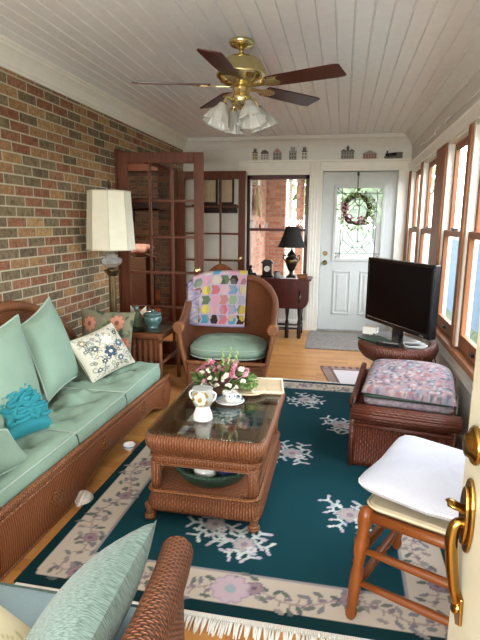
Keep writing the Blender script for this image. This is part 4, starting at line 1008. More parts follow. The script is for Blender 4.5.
# ------------------------------------------------------------------ wicker ottoman with folded quilt
OT = lthing('wicker_ottoman', 'dark wicker hamper seat with rolled front under a folded quilt', 'ottoman', (.42, 3.06, 0), math.radians(-9))
ow, od = .27, .28
m = MB(); 
m.grid(lambda u, v: (-ow+2*ow*u, -od+.015*sin(PI*v), .02+.30*v), 20, 10); m.grid(lambda u, v: (ow+.01*sin(PI*v), -od+2*od*u, .02+.32*v), 20, 10); m.grid(lambda u, v: (ow-2*ow*u, od, .02+.42*v), 20, 10); m.grid(lambda u, v: (-ow-.01*sin(PI*v), od-2*od*u, .02+.40*v), 20, 10)
m.build('body', M['wickd'], OT, solid=.015)
m = MB(); m.box(-ow, ow, -od, od, .33, .37); m.build('seat', M['wickd'], OT)
m = MB(); m.tube([(-ow-.0, -od+.01, .34), (-ow*.5, -od-.012, .345), (ow*.5, -od-.012, .345), (ow+.03, -od+.01, .34)], .048, 14); m.build('front_roll', M['wickd'], OT)
m = MB(); m.tube([(-ow, -od-.01, .27), (ow, -od-.01, .27)], .012, 8); m.build('braided_band', M['wickd'], OT)
for sx in (-1, 1):
    m = MB(); m.cyl((sx*ow, -od, 0), (sx*ow, -od, .36), .016); m.build('leg', M['wickd'], OT)
    m = MB(); m.cyl((sx*ow, od, 0), (sx*ow, od, .44), .016); m.build('leg', M['wickd'], OT)
m = MB(); m.grid(lambda u, v: (-ow-.012, -od+.02+(2*od-.02)*u, .32+(.06+.09*u)*v), 14, 6); m.build('side_arm', M['wickd'], OT, solid=.02)
m = MB(); m.tube([(-ow-.012, -od+.02+(2*od-.02)*u, .38+.09*u) for u in np.linspace(0, 1, 10)], .018, 8); m.build('arm_rim', M['wickd'], OT)
q = lthing('folded_quilt', 'folded pink and grey quilt with dark green edge on the wicker ottoman', 'quilt', (.43, 3.06, .372), math.radians(-9))
U, Vv = np.meshgrid(np.linspace(0, .5, 61), np.linspace(0, .5, 61), indexing='ij'); cl = np.zeros(U.shape+(3,), np.float32); cl[:] = lin('#7f7177')[:3]
rq = np.random.RandomState(3)
for i in range(900):
    x, y, r_ = rq.rand()*.5, rq.rand()*.5, .004+.010*rq.rand(); cl[(U-x)**2+(Vv-y)**2 < r_*r_] = lin(['#8f706f', '#6c727a', '#50575f', '#948480', '#835b5e', '#5e5661', '#9a908d'][i % 7])[:3]
for lv, (z0, z1, sx_, mt_, nm) in enumerate(((.046, .072, .255, M['dkgreen'], 'lower_fold'), (.08, .10, .26, M['dkgreen'], 'middle_fold'))):
    m = MB(); m.rring(-sx_+.015, sx_, -.24, .25, [(-.2, z0), (-.012, z0), (0, z0+.006), (0, z1-.006), (-.012, z1), (-.2, z1)], .05); m.build(nm, mt_, q)
m = MB()
def qt(u, v):
    a, b = 2*u-1, 2*v-1; k = max(0, (1-a**8)*(1-b**8)); x = -.245+.51*u; y = -.255+.52*v
    return (x, y, .082+.105*k**.45*(.5+.5*ss(v*1.5))+.012*sin(9*x+4*y)*k-.02*u)
m.grid(qt, 60, 60, uvf=lambda u, v: (u*.5, v*.5)); m.build('top_fold', attr('quilt_pink', .95, 200, .004), q, cols=cl.reshape(-1, 3))
m = MB(); m.rring(-.235, .255, -.245, .255, [(-.2, .002), (-.01, .002), (0, .02), (0, .03), (-.01, .044), (-.2, .044)], .05); m.build('base_fold', plain('quilt_back', '#7a6e74', .9, var=.2, scale=60), q)
# power cords by the window wall
for pts, lab in (([(.62, 3.95, .62), (.70, 3.9, .50), (.72, 3.75, .36), (.73, 3.55, .27), (.75, 3.4, .22), (.765, 3.3, .26)], 'black power cord trailing from the television to the wall'), ([(.64, 3.7, .47), (.70, 3.6, .40), (.73, 3.4, .34), (.745, 3.36, .20), (.74, 3.4, .02)], 'black cord dropping to the floor behind the ottoman')):
    m = MB(); m.tube(smoothpts(pts), .005, 6); tag(m.build('power_cord', M['blk']), lab, 'cord')
t = thing('wall_outlet', 'small pale outlet with black plugs on the window wall', 'outlet', (.775, 3.33, .25)); m = MB(); m.box(.768, .78, 3.29, 3.36, .2, .32); m.build('plate', M['china'], t, bevel=.003)
for z in (.235, .28): m = MB(); m.box(.735, .768, 3.305, 3.345, z-.015, z+.015); m.build('plug', M['blk'], t, bevel=.004)

# ------------------------------------------------------------------ wooden stool with cushions
ST = lthing('wooden_stool', 'turned-leg oak stool with woven seat on the rug beside the door', 'stool', (.425, 1.745, .012), math.radians(-24.5))
sw = .225
m = MB(); m.rslab(-sw+.02, sw-.02, -sw+.02, sw-.02, .405, .425, .03, .006); m.build('woven_seat', wicker('rush_seat', '#b8a27e', '#9b845f', .009, .03), ST)
legp = [(.013, 0), (.019, .012), (.021, .03), (.015, .05), (.017, .06), (.022, .12), (.024, .18), (.018, .215), (.022, .225), (.018, .235), (.024, .26), (.026, .31), (.019, .325), (.023, .335), (.018, .345), (.026, .38), (.026, .405), (.022, .43), (.0, .438)]
for sx in (-1, 1):
    for sy in (-1, 1):
        m = MB(); m.lathe(legp, (0, 0, 0), 16)
        m.v = [(x+sx*(sw+.03*(1-z/.43)), y+sy*(sw+.02*(1-z/.43)), z) for x, y, z in m.v]; m.build('leg', M['oak'], ST)
for a_, b_, z in (((-1, -1), (1, -1), .41), ((-1, 1), (1, 1), .41), ((-1, -1), (-1, 1), .41), ((1, -1), (1, 1), .41)):
    m = MB(); m.tube([(a_[0]*sw, a_[1]*sw, z-.005), (b_[0]*sw, b_[1]*sw, z-.005)], .019, 12); m.build('seat_rail', M['oak'], ST)
for a_, b_, z in (((-1, -1), (1, -1), .28), ((-1, -1), (1, -1), .15), ((-1, 1), (1, 1), .28), ((-1, -1), (-1, 1), .25), ((-1, -1), (-1, 1), .13), ((1, -1), (1, 1), .22)):
    k = sw+.015
    ax, ay, bx, by = a_[0]*k, a_[1]*k, b_[0]*k, b_[1]*k
    f = lambda t: (ax+(bx-ax)*t, ay+(by-ay)*t, z)
    if a_[0] == b_[0]: m = MB(); m.tube([f(t) for t in (0, .15, .4, .45, .5, .55, .6, .85, 1)], [.010, .013, .017, .013, .022, .013, .017, .013, .010], 12)
    else: m = MB(); m.tube([f(t) for t in (0, .2, .5, .8, 1)], [.010, .013, .016, .013, .010], 12)
    m.build('stretcher', M['oak'], ST)
t = lthing('seat_pad', 'thin beige pad under the white cushion on the stool', 'cushion', (.425, 1.745, .44), math.radians(-24.5)); m = MB(); m.rslab(-.232, .232, -.232, .232, .0, .024, .05, .01); m.build('pad', plain('pad_beige', '#aa9f86', .85), t)
m = MB(); m.rring(-.235, .235, -.235, .235, [(-.003, .011), (.003, .015), (-.003, .019)], .05); m.build('welt', M['beige'], t)
t = lthing('white_cushion', 'plump white cushion on top of the wooden stool', 'cushion', (.402, 1.755, .47), math.radians(-24.5))
m = MB(); 
def puff(sg):
    def g(u, v):
        a = 2*PI*u; r = sin(PI/2*v); k = min(1.36, (abs(cos(a))**11+abs(sin(a))**11)**(-1/11)); x, y = .245*k*r*cos(a), .245*k*r*sin(a)
        h = .040*max(0, 1-r**5)**.5+(.018*(1-r*r)+.006*sin(14*x+9*y)*sin(11*y-5*x)*(1-r) if sg > 0 else 0)
        return (x, y, .044+sg*h+.02*abs(x*y)/.06*r)
    return g
m.grid(puff(1), 72, 16, cu=True); m.grid(puff(-1), 72, 16, cu=True, flip=True); m.build('cover', M['white'], t)
m = MB(); m.tube([puff(1)(u, 1) for u in np.linspace(0, 1, 72, endpoint=False)], .003, 6, closed=True); m.build('seam', M['china'], t)

# ------------------------------------------------------------------ foreground armchair
NC = thing('foreground_armchair', 'wicker armchair in the near corner with blue-grey seat and rolled arm', 'armchair', (-.72, .75, 0))
def rollarm(x0, x1, nm):
    m = MB(); m.tube(smoothpts([(x0+.005, 1.155, .575), (x0, 1.15, .585), (x0+.02, 1.0, .60), (x0+.045, .75, .63), (x0+.05, .45, .66), (x0+.03, .3, .68)]), [.025]+[.047]*30, 22); m.build(nm, M['wickf'], NC)
def rollarm(x0, nm, sg=1):
    pts = smoothpts([(x0, 1.13, .553), (x0+sg*.02, 1.0, .565), (x0+sg*.045, .75, .60), (x0+sg*.05, .45, .65), (x0+sg*.03, .3, .68)])
    m = MB(); m.tube(pts, .043, 22, caps=False); m.tube([V3(pts[0])+Vector((0, 0, 0)), V3(pts[0])+Vector((-.002*sg, .018, -.002)), V3(pts[0])+Vector((-.002*sg, .024, -.002))], [.043, .034, .002], 22); m.build(nm, M['wickf'], NC)
rollarm(-.385, 'armrest'); rollarm(-1.13, 'armrest', -1)
for x0 in (-.375, -1.15):
    m = MB(); m.grid(lambda u, v: (x0, 1.12-.8*u, .04+.49*v+.08*u*v), 24, 14); m.build('side_panel', M['wickf'], NC, solid=.02)
m = MB(); m.grid(lambda u, v: (-1.13+.74*u, 1.12, .05+.23*v), 24, 8); m.build('front_apron', M['wickf'], NC, solid=.02)
m = MB(); m.grid(lambda u, v: (-1.13+.77*u, .33-.06*v, .05+(.62+.10*sin(PI*u))*v), 24, 14); m.build('backrest', M['wickf'], NC, solid=.03)
m = MB(); m.box(-1.12, -.39, .36, 1.11, .24, .28); m.build('seat_deck', M['wickd'], NC)
for x in (-1.13, -.39):
    for y in (.36, 1.1): m = MB(); m.cyl((x, y, 0), (x, y, .3), .022); m.build('leg', M['braid'], NC)
c, e = seat_cushion(.40, 1.12, -1.11, -.42, .405, .405, .12, [])
t = thing('seat_cushion', 'blue-grey piped seat cushion of the foreground armchair', 'cushion', (-.75, .78, .285)); c.build('cushion_body', M['blue'], t, weld=True); q = MB(); q.tube(e, .006, 6, closed=True); q.build('piping', M['clay'], t)
pillow_thing('throw_pillow', 'long sage slub-weave pillow against the rolled arm in the foreground', [(-.63, .70, .43), (-.625, 1.09, .435), (-.435, 1.12, .645), (-.40, .62, .665)], .075, M['slub'], None, n=22, bow=.05)
def cream_print(p):
    for i in range(12):
        x, y, a = R.uniform(.05, .4), R.uniform(.05, .4), R.uniform(0, 6); p.stroke([(x+.05*cos(a+t)*t*.4, y+.05*sin(a+t)*t*.4) for t in np.linspace(.3, 4, 10)], .004, '#b9ab84')
pillow_thing('throw_pillow', 'cream pillow with tan scroll print in the near corner', [(-.56, .64, .46), (-.62, .90, .44), (-.96, .99, .52), (-.98, .62, .60)], .06, attr('cream_print'), M['cream'], cover_cols(40, .45, .45, '#d8cfae', cream_print), 40)
# ------------------------------------------------------------------ ceiling fan
fx, fy, fz = -.64, 3.2, 2.2
FN = thing('ceiling_fan', 'brass ceiling fan with dark wooden blades and glass light shades', 'ceiling fan', (fx, fy, ZC))
m = MB(); m.lathe([(.0, ZC), (.075, ZC), (.078, ZC-.012), (.06, ZC-.03), (.022, ZC-.045), (0, ZC-.045)], (fx, fy, 0), 32); m.build('canopy', M['brass'], FN)
m = MB(); m.cyl((fx, fy, ZC-.12), (fx, fy, ZC-.03), .014); m.build('downrod', M['brass'], FN)
m = MB(); m.lathe([(0, 2.375), (.05, 2.375), (.09, 2.365), (.125, 2.34), (.142, 2.305), (.145, 2.28), (.15, 2.275), (.15, 2.262), (.14, 2.255), (.118, 2.232), (.085, 2.215), (.05, 2.205), (0, 2.205)], (fx, fy, 0), 40); mh = m.build('motor_housing', M['brass'], FN)
m = MB()
for k in range(12):
    a = 2*PI*k/12; m.obox((fx+.129*cos(a), fy+.129*sin(a), 2.245), (-.013*sin(a), .013*cos(a), 0), (.008*cos(a), .008*sin(a), .011), (.002*cos(a), .002*sin(a), -.002))
m.build('vent_ring', M['oldbrass'], mh)
for k in range(5):
    a = math.radians(51+72*k); d = Vector((cos(a), sin(a), 0)); tdir = Vector((-sin(a), cos(a), 0)); pt = math.radians(12)
    # pitched so that the edge on the counter-clockwise side is lower
    w_ = tdir*cos(pt)+Vector((0, 0, -sin(pt)))
    c0 = Vector((fx, fy, fz+.012))
    m = MB(); pl = []
    for r_, hw in ((.185, .05), (.20, .056), (.4, .064), (.6, .069), (.63, .066), (.645, .058)): pl.append((r_, hw))
    poly = [c0+d*r_+w_*hw for r_, hw in pl]+[c0+d*r_-w_*hw for r_, hw in reversed(pl)]
    nrm = d.cross(w_).normalized(); m.prism([p-nrm*.004 for p in poly], nrm*.008)
    b = m.build('blade', M['bladew'], FN, bevel=.002)
    for p_, uvp in (): pass
    m = MB(); i0 = c0-nrm*.006*(1 if nrm.z > 0 else -1)
    m.prism([i0+d*.07+w_*.018, i0+d*.15+w_*.02, i0+d*.2+w_*.045, i0+d*.25+w_*.03, i0+d*.27, i0+d*.25-w_*.03, i0+d*.2-w_*.045, i0+d*.15-w_*.02, i0+d*.07-w_*.018], nrm*.004*(-1 if nrm.z > 0 else 1)); m.build('blade_iron', M['brass'], b)
m = MB(); m.lathe([(0, 2.21), (.05, 2.21), (.055, 2.19), (.05, 2.16), (.062, 2.15), (.066, 2.13), (.055, 2.105), (.03, 2.09), (.012, 2.075), (0, 2.07)], (fx, fy, 0), 28); lk = m.build('light_kit', M['brass'], FN)
for k, a in enumerate((math.radians(215), math.radians(305), math.radians(35), math.radians(125))):
    d = Vector((cos(a), sin(a), 0)); b0 = Vector((fx, fy, 2.125))
    m = MB(); m.tube(smoothpts([b0+d*.05, b0+d*.085+Vector((0, 0, .012)), b0+d*.105+Vector((0, 0, -.005)), b0+d*.112+Vector((0, 0, -.03))]), .009, 8); m.tube([b0+d*.112+Vector((0, 0, -.02)), b0+d*.12+Vector((0, 0, -.05))], [.02, .026], 14); m.build('lamp_arm', M['brass'], lk)
    ax = (d*.42+Vector((0, 0, -1))).normalized(); e1 = ax.orthogonal().normalized(); e2 = ax.cross(e1); o_ = b0+d*.116+Vector((0, 0, -.03))
    m = MB()
    def sh(u, v):
        rr = (.026+.034*ss(v*1.6)+.024*v**3)*(1+.035*cos(18*2*PI*u)*(.3+v)); rr += .006*cos(9*2*PI*u)*v**4
        return o_+ax*(.125*v)+(e1*cos(2*PI*u)+e2*sin(2*PI*u))*rr
    m.grid(sh, 72, 14, cu=True); ls = m.build('lamp_shade', M['g_shade'], FN, solid=.002)
    m = MB(); m.lathe([(.0, 0), (.012, 0), (.014, .02), (.022, .05), (.018, .07), (0, .08)], (0, 0, 0), 12)
    m.v = [tuple(o_+ax*(z+.01)+e1*x+e2*y) for x, y, z in m.v]; m.build('bulb', M['china'], ls)
m = MB(); m.cyl((fx+.01, fy-.03, 2.10), (fx+.01, fy-.03, 1.985), .0018, n=6); m.build('pull_chain', M['oldbrass'], FN)
m = MB(); m.lathe([(0, 0), (.006, .004), (.007, .03), (.003, .045), (0, .046)], (fx+.01, fy-.03, 1.945), 10); m.build('chain_fob', M['bladew'], FN)

# ------------------------------------------------------------------ lamp on the end table
lx, ly = -1.865, 3.915
L = thing('table_lamp', 'tall bronze column lamp with ivory panelled shade by the brick wall', 'lamp', (lx, ly, .513))
m = MB(); m.rslab(lx-.075, lx+.075, ly-.075, ly+.075, .513, .535, .02, .006); m.lathe([(.07, .535), (.06, .55), (.045, .56), (.04, .575), (.05, .585), (.05, .595), (.034, .61)], (lx, ly, 0), 24); m.build('base', M['bronze'], L)
m = MB(); m.grid(lambda u, v: (lx+(.030-.004*v)*(1+.06*cos(12*2*PI*u))*cos(2*PI*u), ly+(.030-.004*v)*(1+.06*cos(12*2*PI*u))*sin(2*PI*u), .605+.36*v), 96, 4, cu=True); m.build('fluted_column', M['bronze'], L)
m = MB(); m.lathe([(.028, .955), (.04, .97), (.035, .985), (.05, 1.0), (.045, 1.012), (.02, 1.02)], (lx, ly, 0), 20)
for k in range(6): a = PI*k/3; m.tube(smoothpts([(lx+.03*cos(a), ly+.03*sin(a), .96), (lx+.05*cos(a), ly+.05*sin(a), .985), (lx+.062*cos(a), ly+.062*sin(a), 1.0), (lx+.06*cos(a), ly+.06*sin(a), .985)]), .007, 6)
m.build('capital', M['bronze'], L)
m = MB(); m.lathe([(.02, 1.02), (.05, 1.03), (.085, 1.06), (.09, 1.09), (.075, 1.105), (.06, 1.10), (.05, 1.12), (.03, 1.14), (.015, 1.15)], (lx, ly, 0), 12, smooth=False); m.build('crystal_font', M['g_crys'], L)
m = MB(); m.cyl((lx, ly, 1.14), (lx, ly, 1.70), .006); m.tube([(lx, ly, 1.69), (lx, ly, 1.71), (lx, ly, 1.73)], [.006, .012, .004], 10); m.build('harp_rod', M['bronze'], L)
m = MB(); zt, zb = 1.64, 1.17; rots = [math.radians(q) for q in (22, 68, 112, 158, 202, 248, 292, 338)]
b0 = len(m.v)
for z, r_ in ((zb, .195), (zt, .168)):
    for a in rots: m.v.append((lx+r_*cos(a), ly+r_*sin(a), z))
for k in range(8): k2 = (k+1) % 8; m._f([k, k2, 8+k2, 8+k])
sh_ = m.build('lamp_shade', M['shade'], L, solid=.003)
m = MB()
for z, r_ in ((zb+.004, .1965), (zt-.004, .1695)): m.tube([(lx+r_*cos(a), ly+r_*sin(a), z) for a in rots], .006, 6, closed=True, smooth=False)
for a in rots: m.tube([(lx+.1955*cos(a), ly+.1955*sin(a), zb), (lx+.1685*cos(a), ly+.1685*sin(a), zt)], .003, 5)
m.build('shade_trim', M['ltrim'], sh_)
# angel and jar on the end table
t = thing('angel_figurine', 'mossy green angel figurine standing behind the teal jar', 'figurine', (-1.70, 4.02, .513))
m = MB(); m.lathe([(.0, 0), (.06, 0), (.064, .02), (.05, .07), (.034, .11), (.022, .13), (.012, .137)], (-1.70, 4.02, .513), 18); m.build('robe', plain('moss_robe', '#5f6b50', .6, var=.25, scale=50), t)
m = MB(); m.ball((-1.70, 4.01, .670), .022, .022, .026); m.build('head', M['clay'], t)
m = MB(); m.ball((-1.70, 4.018, .682), .024, .022, .02); m.build('hair', M['kraft'], t)
for sx in (-1, 1):
    m = MB(); m.grid(lambda u, v: (-1.70+sx*(.012+.06*u), 4.045+.01*u, .60+.02*u+(.03+.05*u*(1-.3*u))*(v)), 8, 6); m.build('wing', M['paper'], t, solid=.008)
jx, jy = -1.545, 3.985
t = thing('ginger_jar', 'round teal glazed jar with lid on the end table corner', 'jar', (jx, jy, .513))
m = MB(); m.lathe([(.0, 0), (.05, 0), (.052, .012), (.045, .02), (.075, .05), (.082, .08), (.072, .108), (.062, .115), (.0, .115)], (jx, jy, .513), 28); m.build('body', M['clay'], t)
m = MB(); m.lathe([(.0, 0), (.074, 0), (.076, .01), (.06, .02), (.02, .028), (.012, .032), (.016, .042), (.0, .05)], (jx, jy, .628), 24); m.build('lid', M['clay'], t)
t = thing('seashell_knob', 'small brown shell resting on the lid rim of the teal jar', 'shell', (-1.60, 4.06, .513)); m = MB(); m.lathe([(0, 0), (.022, .01), (.026, .03), (.014, .12), (.02, .14), (0, .165)], (-1.60, 4.06, .513), 12); m.build('body', M['kraft'], t)
t['label'] = 'small brown finial ornament between the angel and the teal jar'; t['category'] = 'ornament'; t.name = 'ornament'; pass

# ------------------------------------------------------------------ on the coffee table
GZ = .457
# double-lobed painted pitcher
t = thing('painted_pitcher', 'white china pitcher with gold flower and clear bowl top', 'pitcher', (-.625, 2.25, GZ))
m = MB(); c = (-.625, 2.25, GZ)
m.lathe([(.0, 0), (.046, 0), (.05, .006), (.045, .03), (.036, .055), (.034, .065), (.036, .075), (0, .075)], c, 26); m.build('china_base', M['china'], t)
m = MB(); m.lathe([(.034, .072), (.042, .088), (.048, .112), (.048, .13), (.041, .148), (.045, .158)], c, 28, rx=1.1); m.build('glass_bowl', M['g_jar'], t, solid=.003)
m = MB()
for k in range(7):
    a = 2*PI*k/7; m.ball((c[0]+.018*cos(a), c[1]-.05+.006*abs(sin(a)), c[2]+.115+.022*sin(a)), .013, .008, .013, 8, 6)
m.build('flower', M['wpet'], t)
m = MB(); m.ball((c[0], c[1]-.057, c[2]+.115), .010, .007, .011)
for k in range(10): a = R.uniform(0, 6.3); m.ball((c[0]+.036*cos(a), c[1]-.040, c[2]+.115+.035*sin(a)), .009, .006, .006, 6, 5)
m.build('gilt_leaves', M['gold'], t)
for sx in (-1, 1): m = MB(); m.tube(smoothpts([(c[0]+sx*.047, c[1], GZ+.145), (c[0]+sx*.064, c[1], GZ+.132), (c[0]+sx*.06, c[1], GZ+.108), (c[0]+sx*.044, c[1], GZ+.092)]), .005, 8); m.build('handle', M['china'], t)
# cup and saucer
c = (-.545, 2.50, GZ)
t = thing('saucer', 'blue-rimmed china saucer under the teacup on the glass top', 'saucer', c); m = MB(); m.lathe([(0, .0), (.035, 0), (.045, .004), (.078, .014), (.076, .018), (.04, .009), (0, .006)], c, 32); m.build('dish', M['china'], t)
m = MB(); m.tube([(c[0]+.071*cos(a), c[1]+.071*sin(a), GZ+.0165) for a in np.linspace(0, 2*PI, 30, endpoint=False)], .0035, 6, closed=True); m.build('blue_rim', M['blued'], t)
t = thing('teacup', 'white teacup with blue pattern on its saucer by the flowers', 'cup', (c[0], c[1], GZ+.009)); m = MB(); m.lathe([(.0, .009), (.02, .009), (.022, .015), (.034, .035), (.042, .062), (.039, .062), (.031, .036), (.0, .02)], c, 26); m.build('cup', M['china'], t)
m = MB(); m.tube(smoothpts([(c[0]+.038, c[1]-.008, GZ+.056), (c[0]+.06, c[1]-.015, GZ+.052), (c[0]+.058, c[1]-.015, GZ+.03), (c[0]+.032, c[1]-.008, GZ+.026)]), .004, 8); m.build('handle', M['china'], t)
m = MB()
for k in range(9): a = 2*PI*k/9; m.ball((c[0]+.039*cos(a), c[1]+.039*sin(a), GZ+.048), .005, .005, .007, 6, 5)
m.build('blue_sprigs', M['blued'], t)
# flower arrangement in a low bowl
c = Vector((-.63, 2.62, GZ))
t = thing('flower_arrangement', 'arrangement of rose pink and white flowers on the coffee table', 'flowers', tuple(c))
m = MB(); m.lathe([(0, 0), (.05, 0), (.075, .03), (.08, .06), (.07, .07), (0, .06)], tuple(c), 24); m.build('bowl', M['kraft'], t)
m = MB(); m2 = MB()
def leafq(mb, p, d, L, W, n=4):
    d = d.normalized(); e = d.cross(Vector((R.uniform(-1, 1), R.uniform(-1, 1), R.uniform(-.3, 1)))).normalized(); nn = d.cross(e)
    mb.grid(lambda u, v: p+d*L*u+e*W*(2*v-1)*max(0, sin(PI*(u*.9+.07)))+nn*L*.2*u*u, n, 2)
for i in range(230):
    a, el = R.uniform(0, 2*PI), R.uniform(-.1, 1.2); d = Vector((cos(a)*cos(el), sin(a)*cos(el), sin(el)))
    p = c+Vector((0, 0, .06))+Vector((d.x*.12, d.y*.10, d.z*.09))*R.uniform(.5, 1.2); leafq(m if i % 3 else m2, p, d+Vector((0, 0, .2)), R.uniform(.03, .055), R.uniform(.008, .014))
m.build('green_leaves', M['leaf'], t); m2.build('dark_leaves', M['leafd'], t)
def bloom(mb, p, r, n=9):
    for k in range(n):
        a, el = R.uniform(0, 2*PI), R.uniform(-.3, 1.5); q = V3(p)+Vector((cos(a)*cos(el), sin(a)*cos(el), sin(el)))*r*.6
        mb.ball(q, r*R.uniform(.4, .6), r*R.uniform(.4, .6), r*R.uniform(.3, .5), 7, 5)
for i in range(40):
    a = R.uniform(0, 2*PI); rr = R.uniform(.02, .165); h = .13+.06*(1-rr/.165)+R.uniform(-.04, .03); p = c+Vector((rr*cos(a), rr*.75*sin(a), h))
    m = MB(); bloom(m, p, R.uniform(.013, .021)); m.tube([c+Vector((0, 0, .05)), c+Vector((rr*.5*cos(a), rr*.4*sin(a), h*.6)), p], .002, 4); m.build('pink_blossom', M['pink'] if i % 3 else M['pink2'], t)
for i in range(26):
    a = R.uniform(PI*.8, 2.2*PI); rr = R.uniform(.05, .15); h = R.uniform(.05, .17); p = c+Vector((rr*cos(a), rr*.85*sin(a), h)); m = MB(); bloom(m, p, R.uniform(.014, .02)); m.build('white_blossom', M['wpet'], t)
for i in range(3):
    p0 = c+Vector((.02+.02*i, .02, .1)); m = MB(); top = p0+Vector((.025*i-.01, .0, .15+.02*(i % 2))); m.tube([p0, top], .003, 5)
    for k in range(7): m.ball(p0+(top-p0)*(.45+.085*k)+Vector((R.uniform(-.006, .006), R.uniform(-.006, .006), 0)), .009-.0007*k, None, .008, 6, 5)
    m.build('bud_spike', M['leafp'], t)
# leafy green plant on a wooden plate
c = Vector((-.475, 2.68, GZ))
t = thing('wooden_plate', 'round pale wooden plate under the green hydrangea ball', 'plate', tuple(c)); m = MB(); m.lathe([(0, 0), (.06, 0), (.068, .006), (.098, .018), (.096, .023), (.06, .012), (0, .01)], tuple(c), 36); m.build('plate', M['beige'], t)
t = thing('green_hydrangea', 'pale green hydrangea ball on the round wooden plate', 'plant', (c.x-.005, c.y, GZ+.011)); m = MB(); m2 = MB()
for i in range(190):
    a, el = R.uniform(0, 2*PI), R.uniform(-.35, 1.57); d = Vector((cos(a)*cos(el), sin(a)*cos(el), sin(el))); leafq(m if i % 3 else m2, c+Vector((-.005, 0, .062))+d*.042, d+Vector((R.uniform(-.6, .6), R.uniform(-.6, .6), R.uniform(-.6, .6))), R.uniform(.014, .024), R.uniform(.006, .010), 3)
m.build('pale_petals', M['leafp'], t); m2.build('green_petals', M['leaf'], t); m = MB(); m.ball(c+Vector((-.005, 0, .058)), .042, .042, .045); m.build('heart', M['leaf'], t)
t = thing('beige_tray', 'flat beige rectangular tray at the far corner of the coffee table', 'tray', (-.385, 2.81, GZ))
m = MB(); m.obox((-.385, 2.80, GZ+.006), (.085, .012, 0), (-.018, .125, 0), (0, 0, .005)); m.build('board', M['beige'], t, bevel=.003)
m = MB()
for s_ in (-1, 1): m.obox(V3((-.385, 2.80, GZ+.014))+Vector((-.018, .125, 0))*s_, (.085, .012, 0), (-.0007, .005, 0), (0, 0, .004)); m.obox(V3((-.385, 2.80, GZ+.014))+Vector((.085, .012, 0))*s_, (.005, .0007, 0), (-.018, .125, 0), (0, 0, .004))
m.build('rim', M['paper'], t)
# basket on the lower shelf
c = (-.575, 2.275, .164)
t = thing('oval_basket', 'dark green oval basket on the lower shelf of the coffee table', 'basket', c)
m = MB(); m.lathe([(0, .0), (.14, .0), (.165, .02), (.185, .055), (.192, .07), (.18, .07), (.172, .055), (.15, .022), (0, .012)], c, 40, ry=1.05); m.build('bowl', M['grn'], t)
m = MB(); m.tube([(c[0]+.187*cos(a), c[1]+.196*sin(a), c[2]+.071) for a in np.linspace(0, 2*PI, 40, endpoint=False)], .010, 8, closed=True); m.build('rim', M['grn'], t)
t = thing('round_tin', 'round white tin with red and pink print in the green basket', 'tin', (-.60, 2.20, .178)); m = MB(); m.lathe([(0, 0), (.055, 0), (.055, .065), (0, .065)], (-.60, 2.20, .18), 28); m.build('tin', M['china'], t); m = MB(); m.lathe([(0, .065), (.057, .065), (.057, .077), (.05, .081), (0, .081)], (-.60, 2.20, .18), 28); ld = m.build('lid', M['china'], t)
m = MB()
for k in range(6): a = PI*k/3; m.ball((-.60+.024*cos(a), 2.20+.024*sin(a), .2615), .014, .012, .003, 8, 5)
m.build('printed_rose', M['red'], ld)
t = thing('rolled_paper', 'rolled white paper lying at the left inside the basket', 'paper roll', (-.68, 2.34, .178)); m = MB(); m.tube([(-.73, 2.31, .225), (-.60, 2.40, .225)], [.026, .026], 16); m.build('roll', M['paper'], t)
m = MB(); m.tube([(-.672, 2.350, .225), (-.664, 2.356, .225)], [.0275, .0275], 16); m.build('band', M['beige'], t)
for i, (x, y, z, lab) in enumerate(((-.49, 2.20, .238, 'folded navy cloth bundle in the basket beside the printed tin'), (-.45, 2.30, .238, 'dark navy cloth bundle at the right end of the basket'))):
    t = thing('cloth_bundle', lab, 'cloth', (x, y, .19)); m = MB(); m.grid(lambda u, v: (x+.05*cos(2*PI*u)*sin(PI*v)*(1+.12*sin(5*2*PI*u+i)), y+.04*sin(2*PI*u)*sin(PI*v), z-.035*cos(PI*v)+.008*sin(4*2*PI*u)*sin(PI*v)), 28, 12, cu=True); m.build('cloth', M['navy'], t)

# ------------------------------------------------------------------ on the drop-leaf table
gz = .735
c = (-.60, 6.28, gz)
t = thing('urn_lamp', 'black urn lamp with flared black shade on the drop-leaf table', 'lamp', c)
m = MB(); m.rslab(c[0]-.055, c[0]+.055, c[1]-.055, c[1]+.055, gz, gz+.02, .01, .004); m.lathe([(.05, .02), (.03, .035), (.022, .06), (.03, .075)], c, 20); m.build('base', M['iron'], t)
m = MB(); m.lathe([(.02, .07), (.035, .09), (.065, .15), (.078, .2), (.075, .235), (.055, .255), (.045, .262), (.06, .27), (.05, .285), (.03, .31), (.012, .335), (.008, .36)], c, 26); m.build('urn', plain('urn_black', '#231c17', .3, .4, var=.3, scale=30), t)
m = MB(); m.lathe([(.066, .17), (.08, .185), (.081, .215), (.077, .225)], c, 26); m.build('gilt_band', M['bronze'], t)
for sx in (-1, 1): m = MB(); m.tube(smoothpts([(c[0]+sx*.072, c[1], gz+.2), (c[0]+sx*.1, c[1], gz+.235), (c[0]+sx*.098, c[1], gz+.275), (c[0]+sx*.07, c[1], gz+.265)]), .007, 8); m.build('handle', M['iron'], t)
m = MB(); m.cyl((c[0], c[1], gz+.35), (c[0], c[1], gz+.63), .004); m.ball((c[0], c[1], gz+.645), .012); m.build('harp', M['iron'], t)
m = MB(); m.grid(lambda u, v: (c[0]+(.178-.10*v**.75)*cos(2*PI*u), c[1]+(.178-.10*v**.75)*sin(2*PI*u), gz+.375+.25*v), 40, 10, cu=True); sh_ = m.build('lamp_shade', M['blksh'], t, solid=.003)
m = MB(); m.tube([(c[0]+.178*cos(a), c[1]+.178*sin(a), gz+.376) for a in np.linspace(0, 2*PI, 40, endpoint=False)], .004, 6, closed=True); m.build('braid_trim', M['iron'], sh_)
c = (-.895, 6.25, gz)
